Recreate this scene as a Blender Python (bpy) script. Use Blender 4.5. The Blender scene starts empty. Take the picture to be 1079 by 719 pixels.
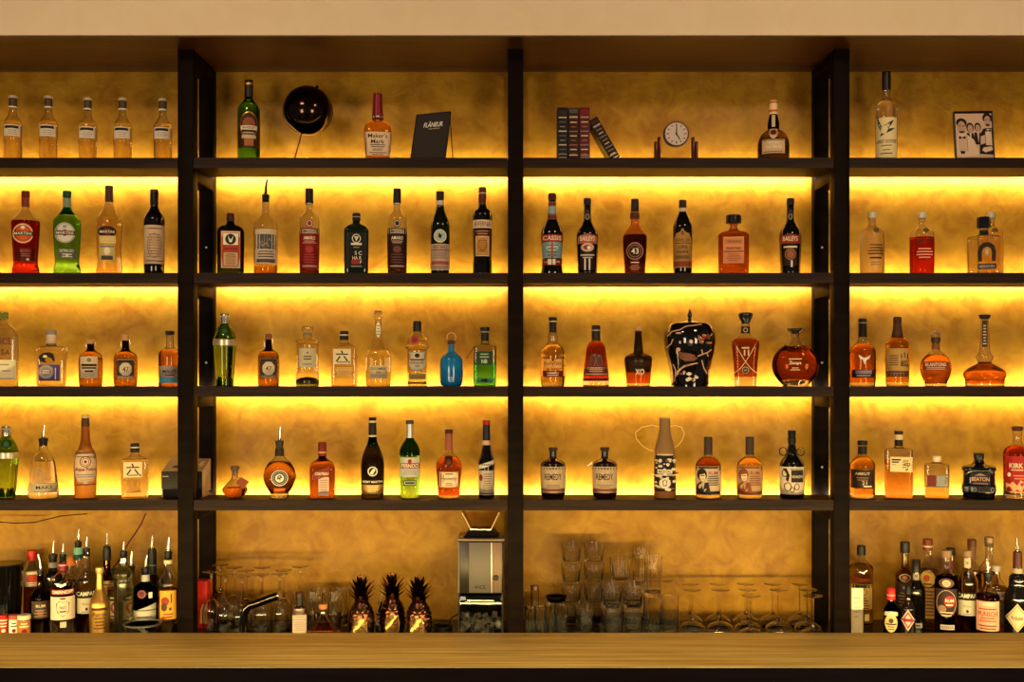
import bpy, bmesh, math, random
from mathutils import Vector, Matrix, Euler
random.seed(7)
COL = bpy.context.scene.collection
PI = math.pi
# ---- camera model: frame 1079 x 719, optical axis meets the photo at (CX, CY); depth y=0 is the shelf unit's front plane
F = 1134.0; CX, CY = 544.5, 395.0; CAMY = -4.2; CAMZ = 1.93
def S(y): return F / (y - CAMY)              # photo pixels per metre at depth y
def X(px, y): return (px - CX) / S(y)
def Z(py, y): return CAMZ - (py - CY) / S(y)

def lin(c): return c / 12.92 if c <= 0.04045 else ((c + 0.055) / 1.055) ** 2.4
def rgb(h):
    h = h.lstrip('#'); return tuple(lin(int(h[i:i + 2], 16) / 255) for i in (0, 2, 4))
MATS = {}
def mat(key, build):
    if key not in MATS:
        m = bpy.data.materials.new(key); m.use_nodes = True
        build(m, m.node_tree.nodes, m.node_tree.links); MATS[key] = m
    return MATS[key]
def M(hexc, rough=0.5, metal=0.0, coat=0.0, spec=0.2):
    def b(m, n, l):
        p = n['Principled BSDF']; p.inputs['Base Color'].default_value = (*rgb(hexc), 1)
        p.inputs['Roughness'].default_value = rough; p.inputs['Metallic'].default_value = metal
        p.inputs['Coat Weight'].default_value = coat; p.inputs['Specular IOR Level'].default_value = spec
        # slight procedural unevenness of the finish
        t = n.new('ShaderNodeTexNoise'); t.inputs['Scale'].default_value = 60
        r = n.new('ShaderNodeMapRange'); r.inputs['To Min'].default_value = max(0.02, rough - .06); r.inputs['To Max'].default_value = min(1, rough + .06)
        l.new(t.outputs['Fac'], r.inputs['Value']); l.new(r.outputs['Result'], p.inputs['Roughness'])
    return mat(f'paint_{hexc}_{rough}_{metal}_{coat}_{spec}', b)
def G(hexc, rough=0.0, ior=1.45):
    """coloured glass or liquid; a ray crosses two surfaces, so each takes the square root of the tint"""
    def b(m, n, l):
        n.remove(n['Principled BSDF'])
        cr, cg, cb_ = rgb(hexc)
        if cg < .55 * cr and cb_ < cg: cr, cg = cr * .86, .86 * cg ** .84      # browner spirits
        elif cr > .8: cb_ = cb_ ** .6                                          # near-clear contents
        g = n.new('ShaderNodeBsdfGlass'); g.inputs['Color'].default_value = (math.sqrt(cr), math.sqrt(cg), math.sqrt(cb_), 1)
        g.inputs['Roughness'].default_value = rough; g.inputs['IOR'].default_value = ior
        l.new(g.outputs[0], n['Material Output'].inputs['Surface'])
    return mat(f'glass_{hexc}_{rough}_{ior}', b)

def link(name, verts, faces, mats, parent=None, smooth=True, fm=None, sharp=35):
    me = bpy.data.meshes.new(name); me.from_pydata([tuple(v) for v in verts], [], faces); me.update()
    for m in (mats if isinstance(mats, (list, tuple)) else [mats]): me.materials.append(m)
    if fm: me.polygons.foreach_set('material_index', fm)
    if smooth:
        me.shade_smooth()
        me.set_sharp_from_angle(angle=math.radians(sharp))
    o = bpy.data.objects.new(name, me); COL.objects.link(o)
    if parent: o.parent = parent
    return o
class MB:
    """collects shapes for ONE mesh object"""
    def __init__(s): s.v = []; s.f = []; s.m = []
    def add(s, v, f, m=0):
        b = len(s.v); s.v += [tuple(x) for x in v]; s.f += [tuple(i + b for i in q) for q in f]; s.m += [m] * len(f); return s
    def box(s, x0, x1, y0, y1, z0, z1, m=0, bev=0.0):
        if bev <= 0:
            v = [(x, y, z) for x in (x0, x1) for y in (y0, y1) for z in (z0, z1)]
            return s.add(v, [(0, 1, 3, 2), (4, 6, 7, 5), (0, 4, 5, 1), (2, 3, 7, 6), (0, 2, 6, 4), (1, 5, 7, 3)], m)
        bm = bmesh.new(); bmesh.ops.create_cube(bm, size=1)
        for q in bm.verts: q.co = Vector((x0 + (q.co.x + .5) * (x1 - x0), y0 + (q.co.y + .5) * (y1 - y0), z0 + (q.co.z + .5) * (z1 - z0)))
        bmesh.ops.bevel(bm, geom=bm.edges[:], offset=bev, segments=2, profile=.5, affect='EDGES')
        bm.verts.index_update()
        s.add([q.co for q in bm.verts], [[q.index for q in f.verts] for f in bm.faces], m); bm.free(); return s
    def lathe(s, prof, n=24, m=0, cx=0, cy=0, cz=0):
        """prof [(z, r)] any order, ends closed on the axis"""
        if prof[0][0] > prof[-1][0]: prof = prof[::-1]
        v = []; f = []
        for z, r in prof: v += [(cx + r * math.cos(2 * PI * k / n), cy + r * math.sin(2 * PI * k / n), cz + z) for k in range(n)]
        for i in range(len(prof) - 1):
            for k in range(n): f.append((i * n + k, i * n + (k + 1) % n, (i + 1) * n + (k + 1) % n, (i + 1) * n + k))
        f.append(tuple(range(n - 1, -1, -1))); f.append(tuple((len(prof) - 1) * n + k for k in range(n)))
        return s.add(v, f, m)
    def tube(s, pts, r, n=10, m=0, closed=False):
        pts = [Vector(p) for p in pts]; rs = r if isinstance(r, (list, tuple)) else [r] * len(pts)
        v = []; f = []; up = None; L = len(pts)
        for i, p in enumerate(pts):
            a = pts[(i - 1) % L] if (closed or i > 0) else p; b = pts[(i + 1) % L] if (closed or i < L - 1) else p
            t = (b - a).normalized()
            if up is None: up = t.orthogonal().normalized()
            up = (up - t * up.dot(t)).normalized(); w = t.cross(up)
            v += [p + (up * math.cos(2 * PI * k / n) + w * math.sin(2 * PI * k / n)) * rs[i] for k in range(n)]
        for i in range(L if closed else L - 1):
            j = (i + 1) % L
            for k in range(n): f.append((i * n + k, i * n + (k + 1) % n, j * n + (k + 1) % n, j * n + k))
        if not closed: f.append(tuple(range(n - 1, -1, -1))); f.append(tuple((L - 1) * n + k for k in range(n)))
        return s.add(v, f, m)
    def prism(s, poly, y0, y1, m=0):
        """poly [(x, z)] drawn as seen from the front (counter-clockwise), extruded from depth y0 to y1"""
        n = len(poly)
        return s.add([(x, y0, z) for x, z in poly] + [(x, y1, z) for x, z in poly],
                     [tuple(range(n)), tuple(range(2 * n - 1, n - 1, -1))] + [((i + 1) % n, i, n + i, n + (i + 1) % n) for i in range(n)], m)
    def xf(s, mtx, start=0):
        s.v[start:] = [tuple(mtx @ Vector(q)) for q in s.v[start:]]; return s
    def build(s, name, mats, parent=None, smooth=True, sharp=35): return link(name, s.v, s.f, mats, parent, smooth, s.m, sharp)

def tag(o, label=None, cat=None, group=None, kind=None):
    if label: o['label'] = label
    if cat: o['category'] = cat
    if group: o['group'] = group
    if kind: o['kind'] = kind
    return o
def thing(name, label, cat, loc, group=None):
    o = bpy.data.objects.new(name, None); o.empty_display_size = .05; COL.objects.link(o); o.location = loc
    return tag(o, label, cat, group)
def copy_tree(o, loc, label=None, parent=None, rz=None):
    c = o.copy(); COL.objects.link(c)
    if parent: c.parent = parent
    else:
        c.location = loc
        if label: c['label'] = label
        if rz is not None: c.rotation_euler.z = rz
    for ch in list(o.children): copy_tree(ch, None, None, c)
    return c

TXT = {}
def text_mesh(body):
    """flat letter shapes, normalised: x in -0.5..0.5 of its width, y 0..1 of its height; returns verts, faces, aspect"""
    if body not in TXT:
        c = bpy.data.curves.new('letters', 'FONT'); c.body = body; c.resolution_u = 2; c.offset = .012; c.fill_mode = 'FRONT'
        o = bpy.data.objects.new('letters', c); m = bpy.data.meshes.new_from_object(o)
        v = [q.co.copy() for q in m.vertices]; f = [tuple(p.vertices) for p in m.polygons]
        bpy.data.objects.remove(o); bpy.data.curves.remove(c); bpy.data.meshes.remove(m)
        x0 = min(q.x for q in v); x1 = max(q.x for q in v); y0 = min(q.y for q in v); y1 = max(q.y for q in v)
        TXT[body] = ([((q.x - (x0 + x1) / 2) / (x1 - x0), (q.y - y0) / (y1 - y0)) for q in v], f, (x1 - x0) / (y1 - y0))
    return TXT[body]

# ---- bottles -------------------------------------------------------------------------------------------------------
ROWZ = {1: CAMZ + (CY - 166) / 270, 2: CAMZ + (CY - 287.5) / 270, 3: CAMZ + (CY - 407.6) / 270, 4: CAMZ - (527.5 - CY) / 270, 5: 0.90}
def spline(pts, k=5):
    """soft curve through (z, r) points; a repeated point keeps a sharp corner"""
    out = []
    n = len(pts)
    for i in range(n - 1):
        p1, p2 = pts[i], pts[i + 1]
        if p1 == p2: continue
        p0 = pts[i - 1] if i > 0 and pts[i - 1] != p1 else p1
        p3 = pts[i + 2] if i + 2 < n and pts[i + 2] != p2 else p2
        d = math.hypot(p2[0] - p1[0], p2[1] - p1[1])
        def tan(a, b, c):
            la = math.hypot(b[0] - a[0], b[1] - a[1]); lb = math.hypot(c[0] - b[0], c[1] - b[1])
            if la < 1e-9 or lb < 1e-9: return ((c[0] - a[0]), (c[1] - a[1])) if la + lb < 1e-9 else ((c[0] - a[0]) / (la + lb) * d, (c[1] - a[1]) / (la + lb) * d)
            return tuple((c[q] - a[q]) / (la + lb) * d for q in (0, 1))
        t1 = tan(p0, p1, p2); t2 = tan(p1, p2, p3)
        for j in range(k):
            u = j / k; h00 = 2 * u ** 3 - 3 * u * u + 1; h10 = u ** 3 - 2 * u * u + u; h01 = -2 * u ** 3 + 3 * u * u; h11 = u ** 3 - u * u
            out.append(tuple(h00 * p1[q] + h10 * t1[q] + h01 * p2[q] + h11 * t2[q] for q in (0, 1)))
    out.append(pts[-1])
    return [(z, max(r, .0006)) for z, r in out]

class Bottle:
    N = 32
    def __init__(b, name, label, cx, row, y=.10, cat='bottle', group=None, zb=None, face=True):
        b.y = y; b.cx = cx; b.s = S(y); b.zb = ROWZ[row] if zb is None else zb; b.row = row
        b.root = thing(name, label, cat, (X(cx, y), y, b.zb), group)
        b.prof = None; b.sq = None
        if face: b.root.rotation_euler.z = -math.atan2(b.root.location.x, y - CAMY)   # bottles are turned label-out to the middle of the bar
    def z(b, py): return max(0.0, Z(py, b.y) - b.zb)
    def r(b, hw): return hw / b.s
    def pz(b, prof): return [(b.z(p), b.r(h)) for p, h in prof]
    def rad(b, z):
        P = b.prof
        for i in range(len(P) - 1):
            z0, r0 = P[i]; z1, r1 = P[i + 1]
            if min(z0, z1) <= z <= max(z0, z1) and abs(z1 - z0) > 1e-9: return r0 + (r1 - r0) * (z - z0) / (z1 - z0)
        return P[-1][1] if z <= P[-1][0] else P[0][1]
    def sect(b, r):
        if not b.sq: return r, r, 2.0
        t = min(1, max(0, (r / b.rmax - .45) / .35)); t = t * t * (3 - 2 * t)
        return r, r * (1 + (b.sq[0] - 1) * t), 2 + (b.sq[1] - 2) * t
    def ring(b, r, z):
        a, d, n = b.sect(r); out = []
        for k in range(b.N):
            t = 2 * PI * k / b.N; c, s_ = math.cos(t), math.sin(t)
            out.append((a * math.copysign(abs(c) ** (2 / n), c), d * math.copysign(abs(s_) ** (2 / n), s_), z))
        return out
    def front(b, x, z, e):
        r = b.rad(z); a, d, n = b.sect(r); x = max(-.985 * a, min(.985 * a, x))
        y = -d * (1 - abs(x / a) ** n) ** (1 / n)
        nx = math.copysign(abs(x / a) ** (n - 1) / a, x); ny = -abs(y / d) ** (n - 1) / d; q = math.hypot(nx, ny) or 1
        return (x + e * nx / q, y + e * ny / q, z)
    def body(b, prof, glass, liq=None, level=None, base=None, sq=None, name='glass_body', solid=False, soft=5, flutes=0, wall=.0028, floor=.009, lab=None):
        """prof [(photo y, half width)] from the mouth down; the last point stands on the shelf"""
        P = b.pz(prof); P[-1] = (0.0, P[-1][1]); b.sq = sq; b.rmax = max(r for z, r in P)
        P = spline(P, soft); P[-1] = (0.0, P[-1][1]); b.prof = P
        mats = [glass, liq or glass, G('f4f0e4')]; zl = b.z(level) if level else (1e9 if liq else -1); zb = b.z(base) if base else -1
        foot = [(P[-1][0], P[-1][1])]
        rc = min(.003, P[-1][1] * .2)                                   # small rounded heel
        Q = [p for p in P if p[0] > rc]; Q += [(rc, P[-1][1]), (rc * .3, P[-1][1] - rc * .3), (0, P[-1][1] - rc)]
        v = []; f = []; fm = []; n = b.N
        for z, r in Q:
            rg = b.ring(r, z)
            if flutes and r > .5 * b.rmax:
                rg = [(x * (1 - .05 * (k % 2)), y * (1 - .05 * (k % 2)), z) for k, (x, y, _) in enumerate(rg)]
            v += rg
        for i in range(len(Q) - 1):
            zm = (Q[i][0] + Q[i + 1][0]) / 2
            mi = 2 if zm < zb else (1 if zm < zl and liq else 0)
            for k in range(n): f.append((i * n + k, (i + 1) * n + k, (i + 1) * n + (k + 1) % n, i * n + (k + 1) % n)); fm.append(mi)
        f.append(tuple(range(n))); fm.append(0); f.append(tuple((len(Q) - 1) * n + k for k in range(n - 1, -1, -1))); fm.append(2 if zb > 0 else (1 if liq and zl > 0 else 0))
        if not solid:                                                   # the air above the drink, a closed pocket inside the glass
            zf = floor if not liq else max(floor, zl)
            C = [(z, r - wall) for z, r in Q if zf < z < P[0][0] - .002 and r - wall > .002]
            if len(C) > 2:
                C.append((zf, b.rad(zf) - wall)); o = len(v)
                for z, r in C: v += b.ring(max(r, .001), z)
                for i in range(len(C) - 1):
                    for k in range(n): f.append((o + i * n + k, o + i * n + (k + 1) % n, o + (i + 1) * n + (k + 1) % n, o + (i + 1) * n + k)); fm.append(0)
                f.append(tuple(o + k for k in range(n - 1, -1, -1))); fm.append(0)
                f.append(tuple(o + (len(C) - 1) * n + k for k in range(n))); fm.append(1 if liq else 0)
        b.glass = link(name, v, f, mats, b.root, True, fm, 50)
        return b
    def cap(b, prof, m, name='cap', n=24, soft=0, dx=0):
        P = b.pz(prof)
        if soft: P = spline(P, soft)
        mb = MB().lathe(P, n, cx=dx / b.s); return mb.build(name, m, b.root)
    def part(b, mb, name, m): return mb.build(name, m, b.root)
    # -- labels that wrap the body
    def lab(b, y0, y1, hw, m, items=(), shape='rect', dx=0, name='label', e=.0005):
        mb = MB(); mats = [m]; z1, z0 = b.z(y0), b.z(y1); w = b.r(hw); ox = b.r(dx) if dx >= 0 else -b.r(-dx)
        if m is None: mats = []
        elif shape in ('rect', 'arch', 'shield', 'slant'):
            nu, nv = 14, 8 if shape != 'rect' else 5; v = []; f = []
            for j in range(nv + 1):
                t = j / nv; z = z0 + (z1 - z0) * t; k = 1.0
                if shape == 'arch' and t > .6: k = math.sqrt(max(0, 1 - ((t - .6) / .4) ** 2)) * .98 + .02
                if shape == 'shield' and t < .45: k = math.sqrt(max(0, 1 - ((.45 - t) / .45) ** 2)) * .95 + .05
                for i in range(nu + 1):
                    x = ox + (2 * i / nu - 1) * w * k
                    zz = z + (x - ox) * .35 if shape == 'slant' else z
                    v.append(b.front(x, zz, e))
            for j in range(nv):
                for i in range(nu): q = j * (nu + 1) + i; f.append((q, q + 1, q + nu + 2, q + nu + 1))
            mb.add(v, f, 0)
        else: b._disc(mb, ox, (z0 + z1) / 2, w, (z1 - z0) / 2, e, 0, shape)
        ee = e
        for it in items:
            ee += .00025; kind = it[0]; mm = it[-1]
            if mm not in mats: mats.append(mm)
            mi = mats.index(mm)
            if kind == 'T':                                             # ('T', text, dx, photo y of its middle, height px, width px or 0, material)
                _, s_, tx, ty, th, tw, _m = it; tv, tf, asp = text_mesh(s_)
                h = th / b.s; wd = tw / b.s if tw else h * asp; zc = b.z(ty)
                mb.add([b.front(ox + tx / b.s + x * wd, zc + (q - .5) * h, ee) for x, q in tv], tf, mi)
            elif kind == 'R':                                           # ('R', dx, y, half w, half h, mat)
                _, tx, ty, rw, rh, _m = it; v = []; xc = ox + tx / b.s; zc = b.z(ty)
                for j in (-1, 1): v += [b.front(xc + i / 4 * rw / b.s, zc + j * rh / b.s, ee) for i in range(-4, 5)]
                mb.add(v, [(i, i + 1, i + 10, i + 9) for i in range(8)], mi)
            elif kind in ('E', 'D', 'U'):
                _, tx, ty, rw, rh, _m = it; b._disc(mb, ox + tx / b.s, b.z(ty), rw / b.s, rh / b.s, ee, mi, {'E': 'ellipse', 'D': 'diamond', 'U': 'octagon'}[kind])
            elif kind == 'O':                                           # ring
                _, tx, ty, rw, rh, th, _m = it; v = []; n = 28; xc = ox + tx / b.s; zc = b.z(ty)
                for q in (0, th):
                    v += [b.front(xc + (rw - q) / b.s * math.cos(2 * PI * k / n), zc + (rh - q) / b.s * math.sin(2 * PI * k / n), ee) for k in range(n)]
                mb.add(v, [(k, (k + 1) % n, n + (k + 1) % n, n + k) for k in range(n)], mi)
            elif kind == 'P':                                           # ('P', [(dx, y)...], mat) free polygon
                _, pts, _m = it
                c = (sum(p[0] for p in pts) / len(pts), sum(p[1] for p in pts) / len(pts)); n = len(pts); v = []
                dense = []
                for i in range(n):
                    a, d = pts[i], pts[(i + 1) % n]
                    for q in range(3): dense.append((a[0] + (d[0] - a[0]) * q / 3, a[1] + (d[1] - a[1]) * q / 3))
                me = bmesh.new(); vs = [me.verts.new((x, -y_, 0)) for x, y_ in dense]; fc = me.faces.new(vs); bmesh.ops.triangulate(me, faces=[fc]); me.verts.index_update()
                v = [b.front(ox + q.co.x / b.s, b.z(-q.co.y), ee) for q in me.verts]; fs = [[q.index for q in ff.verts] for ff in me.faces]; me.free()
                mb.add(v, fs, mi)
            elif kind == 'L':                                           # ('L', dx, y0, y1, half w, count, mat) lines of small print
                _, tx, ya, yb, rw, ct, _m = it
                for c in range(ct):
                    ty = ya + (yb - ya) * (c + .5) / ct; rr = rw * (.65 + .35 * random.random()); v = []; rh = (yb - ya) / ct * .2
                    for j in (-1, 1): v += [b.front(ox + (tx + i / 3 * rr) / b.s, b.z(ty) + j * rh / b.s, ee) for i in range(-3, 4)]
                    mb.add(v, [(i, i + 1, i + 8, i + 7) for i in range(6)], mi)
        # faces look outward (towards -y at the front)
        o = mb.build(name, mats, b.root); return o
    def _disc(b, mb, xc, zc, rw, rh, e, mi, shape):
        n = 4 if shape == 'diamond' else (8 if shape == 'octagon' else 28); v = [b.front(xc, zc, e)]; f = []; rings = 3
        per = 28
        for q in range(1, rings + 1):
            for k in range(per):
                t = 2 * PI * k / per
                if n == 28: cx_, cz_ = math.cos(t), math.sin(t)
                else:
                    a0 = PI / 8 if n == 8 else 0; sg = math.floor((t - a0) / (2 * PI / n)); ta = a0 + sg * 2 * PI / n; tb = ta + 2 * PI / n; u = (t - ta) / (tb - ta)
                    cx_ = math.cos(ta) * (1 - u) + math.cos(tb) * u; cz_ = math.sin(ta) * (1 - u) + math.sin(tb) * u
                    if n == 8: cx_ *= 1.06; cz_ *= 1.06
                v.append(b.front(xc + rw * q / rings * cx_, zc + rh * q / rings * cz_, e))
        for k in range(per): f.append((0, 1 + k, 1 + (k + 1) % per))
        for q in range(rings - 1):
            for k in range(per): a = 1 + q * per; f.append((a + k, a + per + k, a + per + (k + 1) % per, a + (k + 1) % per))
        mb.add(v, f, mi)
    def pourer(b, ytop, ycol, ybot, hw, m, lean=0.0, sw=1.1, metal=None):
        """free-flow pourer: collar that plugs the neck, thin metal spout leaning a little"""
        st = metal or STEEL
        mb = MB().lathe([(b.z(ybot), b.r(hw * .8)), (b.z(ybot - 1), b.r(hw * .85)), (b.z(ycol + (ybot - ycol) * .45), b.r(hw * .9)), (b.z(ycol + (ybot - ycol) * .4), b.r(hw)), (b.z(ycol + .6), b.r(hw)), (b.z(ycol), b.r(hw * .7))], 20)
        o = mb.build('pourer', m, b.root)
        z0, z1 = b.z(ycol) - .002, b.z(ytop); L = lean / b.s
        t = MB().lathe([(z0, b.r(sw * 1.6)), (z0 + .006, b.r(sw * 1.5)), (z0 + .009, b.r(sw))], 12)
        t.tube([(0, 0, z0 + .004), (L * .2, 0, z0 + (z1 - z0) * .5), (L, 0, z1)], [b.r(sw), b.r(sw * .95), b.r(sw * .7)], 10)
        t.build('spout', st, o); return o
def PG(hexc, rough=.08):
    """painted or deeply tinted glass: glossy skin over a body that lets some light through"""
    def b(m, n, l):
        p = n['Principled BSDF']; p.inputs['Base Color'].default_value = (*rgb(hexc), 1); p.inputs['Roughness'].default_value = rough; p.inputs['Transmission Weight'].default_value = .25; p.inputs['Coat Weight'].default_value = .5
        t = n.new('ShaderNodeBsdfTranslucent'); t.inputs['Color'].default_value = (*rgb(hexc), 1)
        x = n.new('ShaderNodeMixShader'); x.inputs[0].default_value = .3; l.new(p.outputs[0], x.inputs[1]); l.new(t.outputs[0], x.inputs[2]); l.new(x.outputs[0], n['Material Output'].inputs['Surface'])
    return mat(f'painted_glass_{hexc}', b)
STEEL = M('b9b4aa', .22, 1.0)
BLACK = M('0d0b0a', .4); CREAM = M('e6d8b8', .6); WHITE = M('efe6d6', .6); DARK = M('1c1512', .5); GOLD = M('c8963c', .35, .9); RED = M('a8161a', .5)
BRN = M('3a1f12', .45); GREY = M('8f8a82', .5); INK = M('241c18', .6); BEIGE = M('c9b48c', .6); ORG = M('d2691e', .5)
CLEAR = G('f6f3e8'); BLKGLASS = M('0a0706', .06, 0, .5); DKGREEN = M('0e1a0c', .06, 0, .5)
# ---- setting -------------------------------------------------------------------------------------------------------
def plaster_mat(name, c0, c1, scale, rough, bump, metal=0.0, spec=.3):
    def b(m, n, l):
        p = n['Principled BSDF']; tc = n.new('ShaderNodeTexCoord')
        a = n.new('ShaderNodeTexNoise'); a.inputs['Scale'].default_value = scale; a.inputs['Detail'].default_value = 6; a.inputs['Distortion'].default_value = 1.6
        w = n.new('ShaderNodeTexNoise'); w.inputs['Scale'].default_value = scale * 5; w.inputs['Detail'].default_value = 8; w.inputs['Distortion'].default_value = 1.2
        st = n.new('ShaderNodeMapping'); st.inputs['Scale'].default_value = (1.0, 1.0, 1.0); st.inputs['Rotation'].default_value = (0, .5, 0)
        l.new(tc.outputs['Object'], st.inputs['Vector']); l.new(st.outputs[0], a.inputs['Vector']); l.new(st.outputs[0], w.inputs['Vector'])
        mx = n.new('ShaderNodeMix'); mx.data_type = 'FLOAT'; mx.inputs[0].default_value = .45; l.new(a.outputs['Fac'], mx.inputs[2]); l.new(w.outputs['Fac'], mx.inputs[3])
        r = n.new('ShaderNodeValToRGB'); r.color_ramp.elements[0].position = .36; r.color_ramp.elements[1].position = .64
        r.color_ramp.elements[0].color = (*rgb(c0), 1); r.color_ramp.elements[1].color = (*rgb(c1), 1)
        l.new(mx.outputs[0], r.inputs['Fac']); l.new(r.outputs['Color'], p.inputs['Base Color'])
        g = n.new('ShaderNodeTexNoise'); g.inputs['Scale'].default_value = scale * 9; g.inputs['Detail'].default_value = 9; g.inputs['Distortion'].default_value = 1
        l.new(tc.outputs['Object'], g.inputs['Vector'])
        ad = n.new('ShaderNodeMath'); ad.operation = 'ADD'; l.new(mx.outputs[0], ad.inputs[0]); l.new(g.outputs['Fac'], ad.inputs[1])
        bp = n.new('ShaderNodeBump'); bp.inputs['Strength'].default_value = bump; bp.inputs['Distance'].default_value = .02; l.new(ad.outputs[0], bp.inputs['Height']); l.new(bp.outputs[0], p.inputs['Normal'])
        p.inputs['Roughness'].default_value = rough; p.inputs['Metallic'].default_value = metal; p.inputs['Specular IOR Level'].default_value = spec
    return mat(name, b)
def wood_mat(name, c0, c1, rough, sx=1.2, sy=26, bump=.15, coat=0, spec=.5):
    def b(m, n, l):
        p = n['Principled BSDF']; tc = n.new('ShaderNodeTexCoord'); mp = n.new('ShaderNodeMapping'); mp.inputs['Scale'].default_value = (sx, sy, sy)
        l.new(tc.outputs['Object'], mp.inputs['Vector'])
        a = n.new('ShaderNodeTexNoise'); a.inputs['Scale'].default_value = 2.2; a.inputs['Detail'].default_value = 8; a.inputs['Distortion'].default_value = .6; l.new(mp.outputs[0], a.inputs['Vector'])
        r = n.new('ShaderNodeValToRGB'); r.color_ramp.elements[0].position = .35; r.color_ramp.elements[1].position = .68
        r.color_ramp.elements[0].color = (*rgb(c0), 1); r.color_ramp.elements[1].color = (*rgb(c1), 1)
        l.new(a.outputs['Fac'], r.inputs['Fac']); l.new(r.outputs['Color'], p.inputs['Base Color'])
        bp = n.new('ShaderNodeBump'); bp.inputs['Strength'].default_value = bump; bp.inputs['Distance'].default_value = .004; l.new(a.outputs['Fac'], bp.inputs['Height']); l.new(bp.outputs[0], p.inputs['Normal'])
        p.inputs['Roughness'].default_value = rough; p.inputs['Coat Weight'].default_value = coat; p.inputs['Specular IOR Level'].default_value = spec
    return mat(name, b)
WALL = plaster_mat('gold_trowelled_plaster', '8a5b12', 'ae8020', 2.6, .36, .17, 0, .13)
SOFFIT = plaster_mat('cream_plaster', 'e0c8a2', 'e6d0ae', 1.5, .8, .02)
SHELFW = wood_mat('dark_stained_wood', '1a0f08', '301d0f', .5, 1.5, 30, .1, 0, .12)
POSTM = wood_mat('near_black_steel_post', '0e0805', '180e08', .55, 2, 10, .05, 0, .04)
BOARDW = wood_mat('brown_top_board', '38220f', '553517', .35, 1.5, 22)
BARTOP = wood_mat('oak_bar_top', 'b89440', 'ecd074', .36, 1.0, 30, .12)
BARFRONT = wood_mat('dark_bar_front', '0e0705', '180c07', .6, 1.5, 20, .1, 0, .06)
STONE = plaster_mat('black_counter_stone', '120f0d', '1d1815', 8, .25, .02)
ROOMP = plaster_mat('room_paint', '6a5a48', '75634f', 1.2, .9, .02)
FLOORM = wood_mat('floor_boards', '3a2818', '54391f', .5, 1, 12)
XL, XR, YW = -3.4, 3.4, .326
def wallbox(name, mt, *bx):
    o = MB().box(*bx).build(name, mt, None, False); return tag(o, kind='structure')
wallbox('floor', FLOORM, XL, XR, -6.5, .5, -.06, 0)
wallbox('wall_back', WALL, XL, XR, YW, .5, 0, 3.9)
wallbox('ceiling', ROOMP, XL, XR, -6.5, .5, 3.9, 3.98)
wallbox('wall_upper', SOFFIT, XL, XR, -.16, YW - .001, 3.2454, 3.899)
tag(MB().box(XL, XR, -.16, -.146, 3.2054, 3.2453).build('trim_1', SOFFIT, None, False), kind='structure')
tag(MB().box(XL, XR, -.1455, YW - .001, 3.2029, 3.2450).build('trim_2', BOARDW, None, False), kind='structure')

# ---- shelf unit ----------------------------------------------------------------------------------------------------
TOPZ = 3.2028; HALF = .0305
UX = [-2.5235, -1.2935, -.0046, 1.2695, 2.5]
SHELF = {k: (ROWZ[k] - .040, ROWZ[k]) for k in (1, 2, 3, 4)}
WHERE = ['beyond the left edge of the picture', 'left of the green whiskey bottle and the steel ball stand', 'in the middle between the metal card and the books', 'left of the grey goose-print bottle', 'beyond the right edge of the picture']
for i, ux in enumerate(UX):
    t = thing('shelf_upright', ['dark upright frame carrying the shelves at the far left edge', 'dark upright frame with the receipt printer standing through it',
        'dark upright frame between the steel ice crusher and the tumblers', 'dark upright frame beside the inverted coupe glasses',
        'dark upright frame carrying the shelves at the far right edge'][i], 'shelf frame', (ux, 0, .9005), 'upright frames of the back bar shelving')
    MB().box(-HALF, HALF, 0, .062, 0, TOPZ - .9005, 0, .002).build('front_post', POSTM, t)
    MB().box(-HALF, HALF, .28, YW - .0005, 0, TOPZ - .9005, 0, .002).build('rear_post', POSTM, t)
    for k in (0, 1, 2, 3, 4):
        zt = (TOPZ if k == 0 else SHELF[k][0] - .0003) - .9005
        r_ = MB().box(-HALF, HALF, .062, .28, zt - .043, zt, 0, .001).build('side_rail', POSTM, t)
    for zz in (2.46, 1.98, 1.545):                                      # screw heads on the rear post
        MB().lathe([(0, .0045), (.002, .0045), (.003, .003)], 12).xf(Matrix.Translation((0.001, .28, zz - .9005)) @ Matrix.Rotation(PI / 2, 4, 'X')).build('screw', M('d8cfc0', .4, .6), t)
BAYN = ['far left', 'second from the left', 'third from the left', 'far right']
SHN = {1: 'shelf at the top', 2: 'second shelf down', 3: 'third shelf down', 4: 'lowest shelf'}
HOLDS = {(1, 0): 'carrying five pale soda bottles', (1, 1): 'carrying the steel ball and the card stand', (1, 2): 'carrying the books and the clock', (1, 3): 'carrying the framed photograph',
         (2, 0): 'carrying the red and green vermouths', (2, 1): 'carrying the row of amaro bottles', (2, 2): 'carrying the cream liqueurs', (2, 3): 'carrying the red vodka',
         (3, 0): 'carrying the purple-labelled gin', (3, 1): 'carrying the bright blue bottle', (3, 2): 'carrying the black lidded jar', (3, 3): 'carrying the bell-shaped long-necked decanter',
         (4, 0): 'carrying the receipt printer', (4, 1): 'carrying the cognacs', (4, 2): 'carrying the rope-handled bottle', (4, 3): 'carrying the black squat bottle'}
LEDM = None
def led(m, n, l):
    n.remove(n['Principled BSDF']); e = n.new('ShaderNodeEmission'); e.inputs['Color'].default_value = (1, .82, .60, 1); e.inputs['Strength'].default_value = LED_POWER
    l.new(e.outputs[0], n['Material Output'].inputs['Surface'])
LED_POWER = 116; WORK_POWER = 116
LEDM = mat('warm_led_diffuser', led)
ALU = M('8c8378', .35, 1.0)
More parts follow.
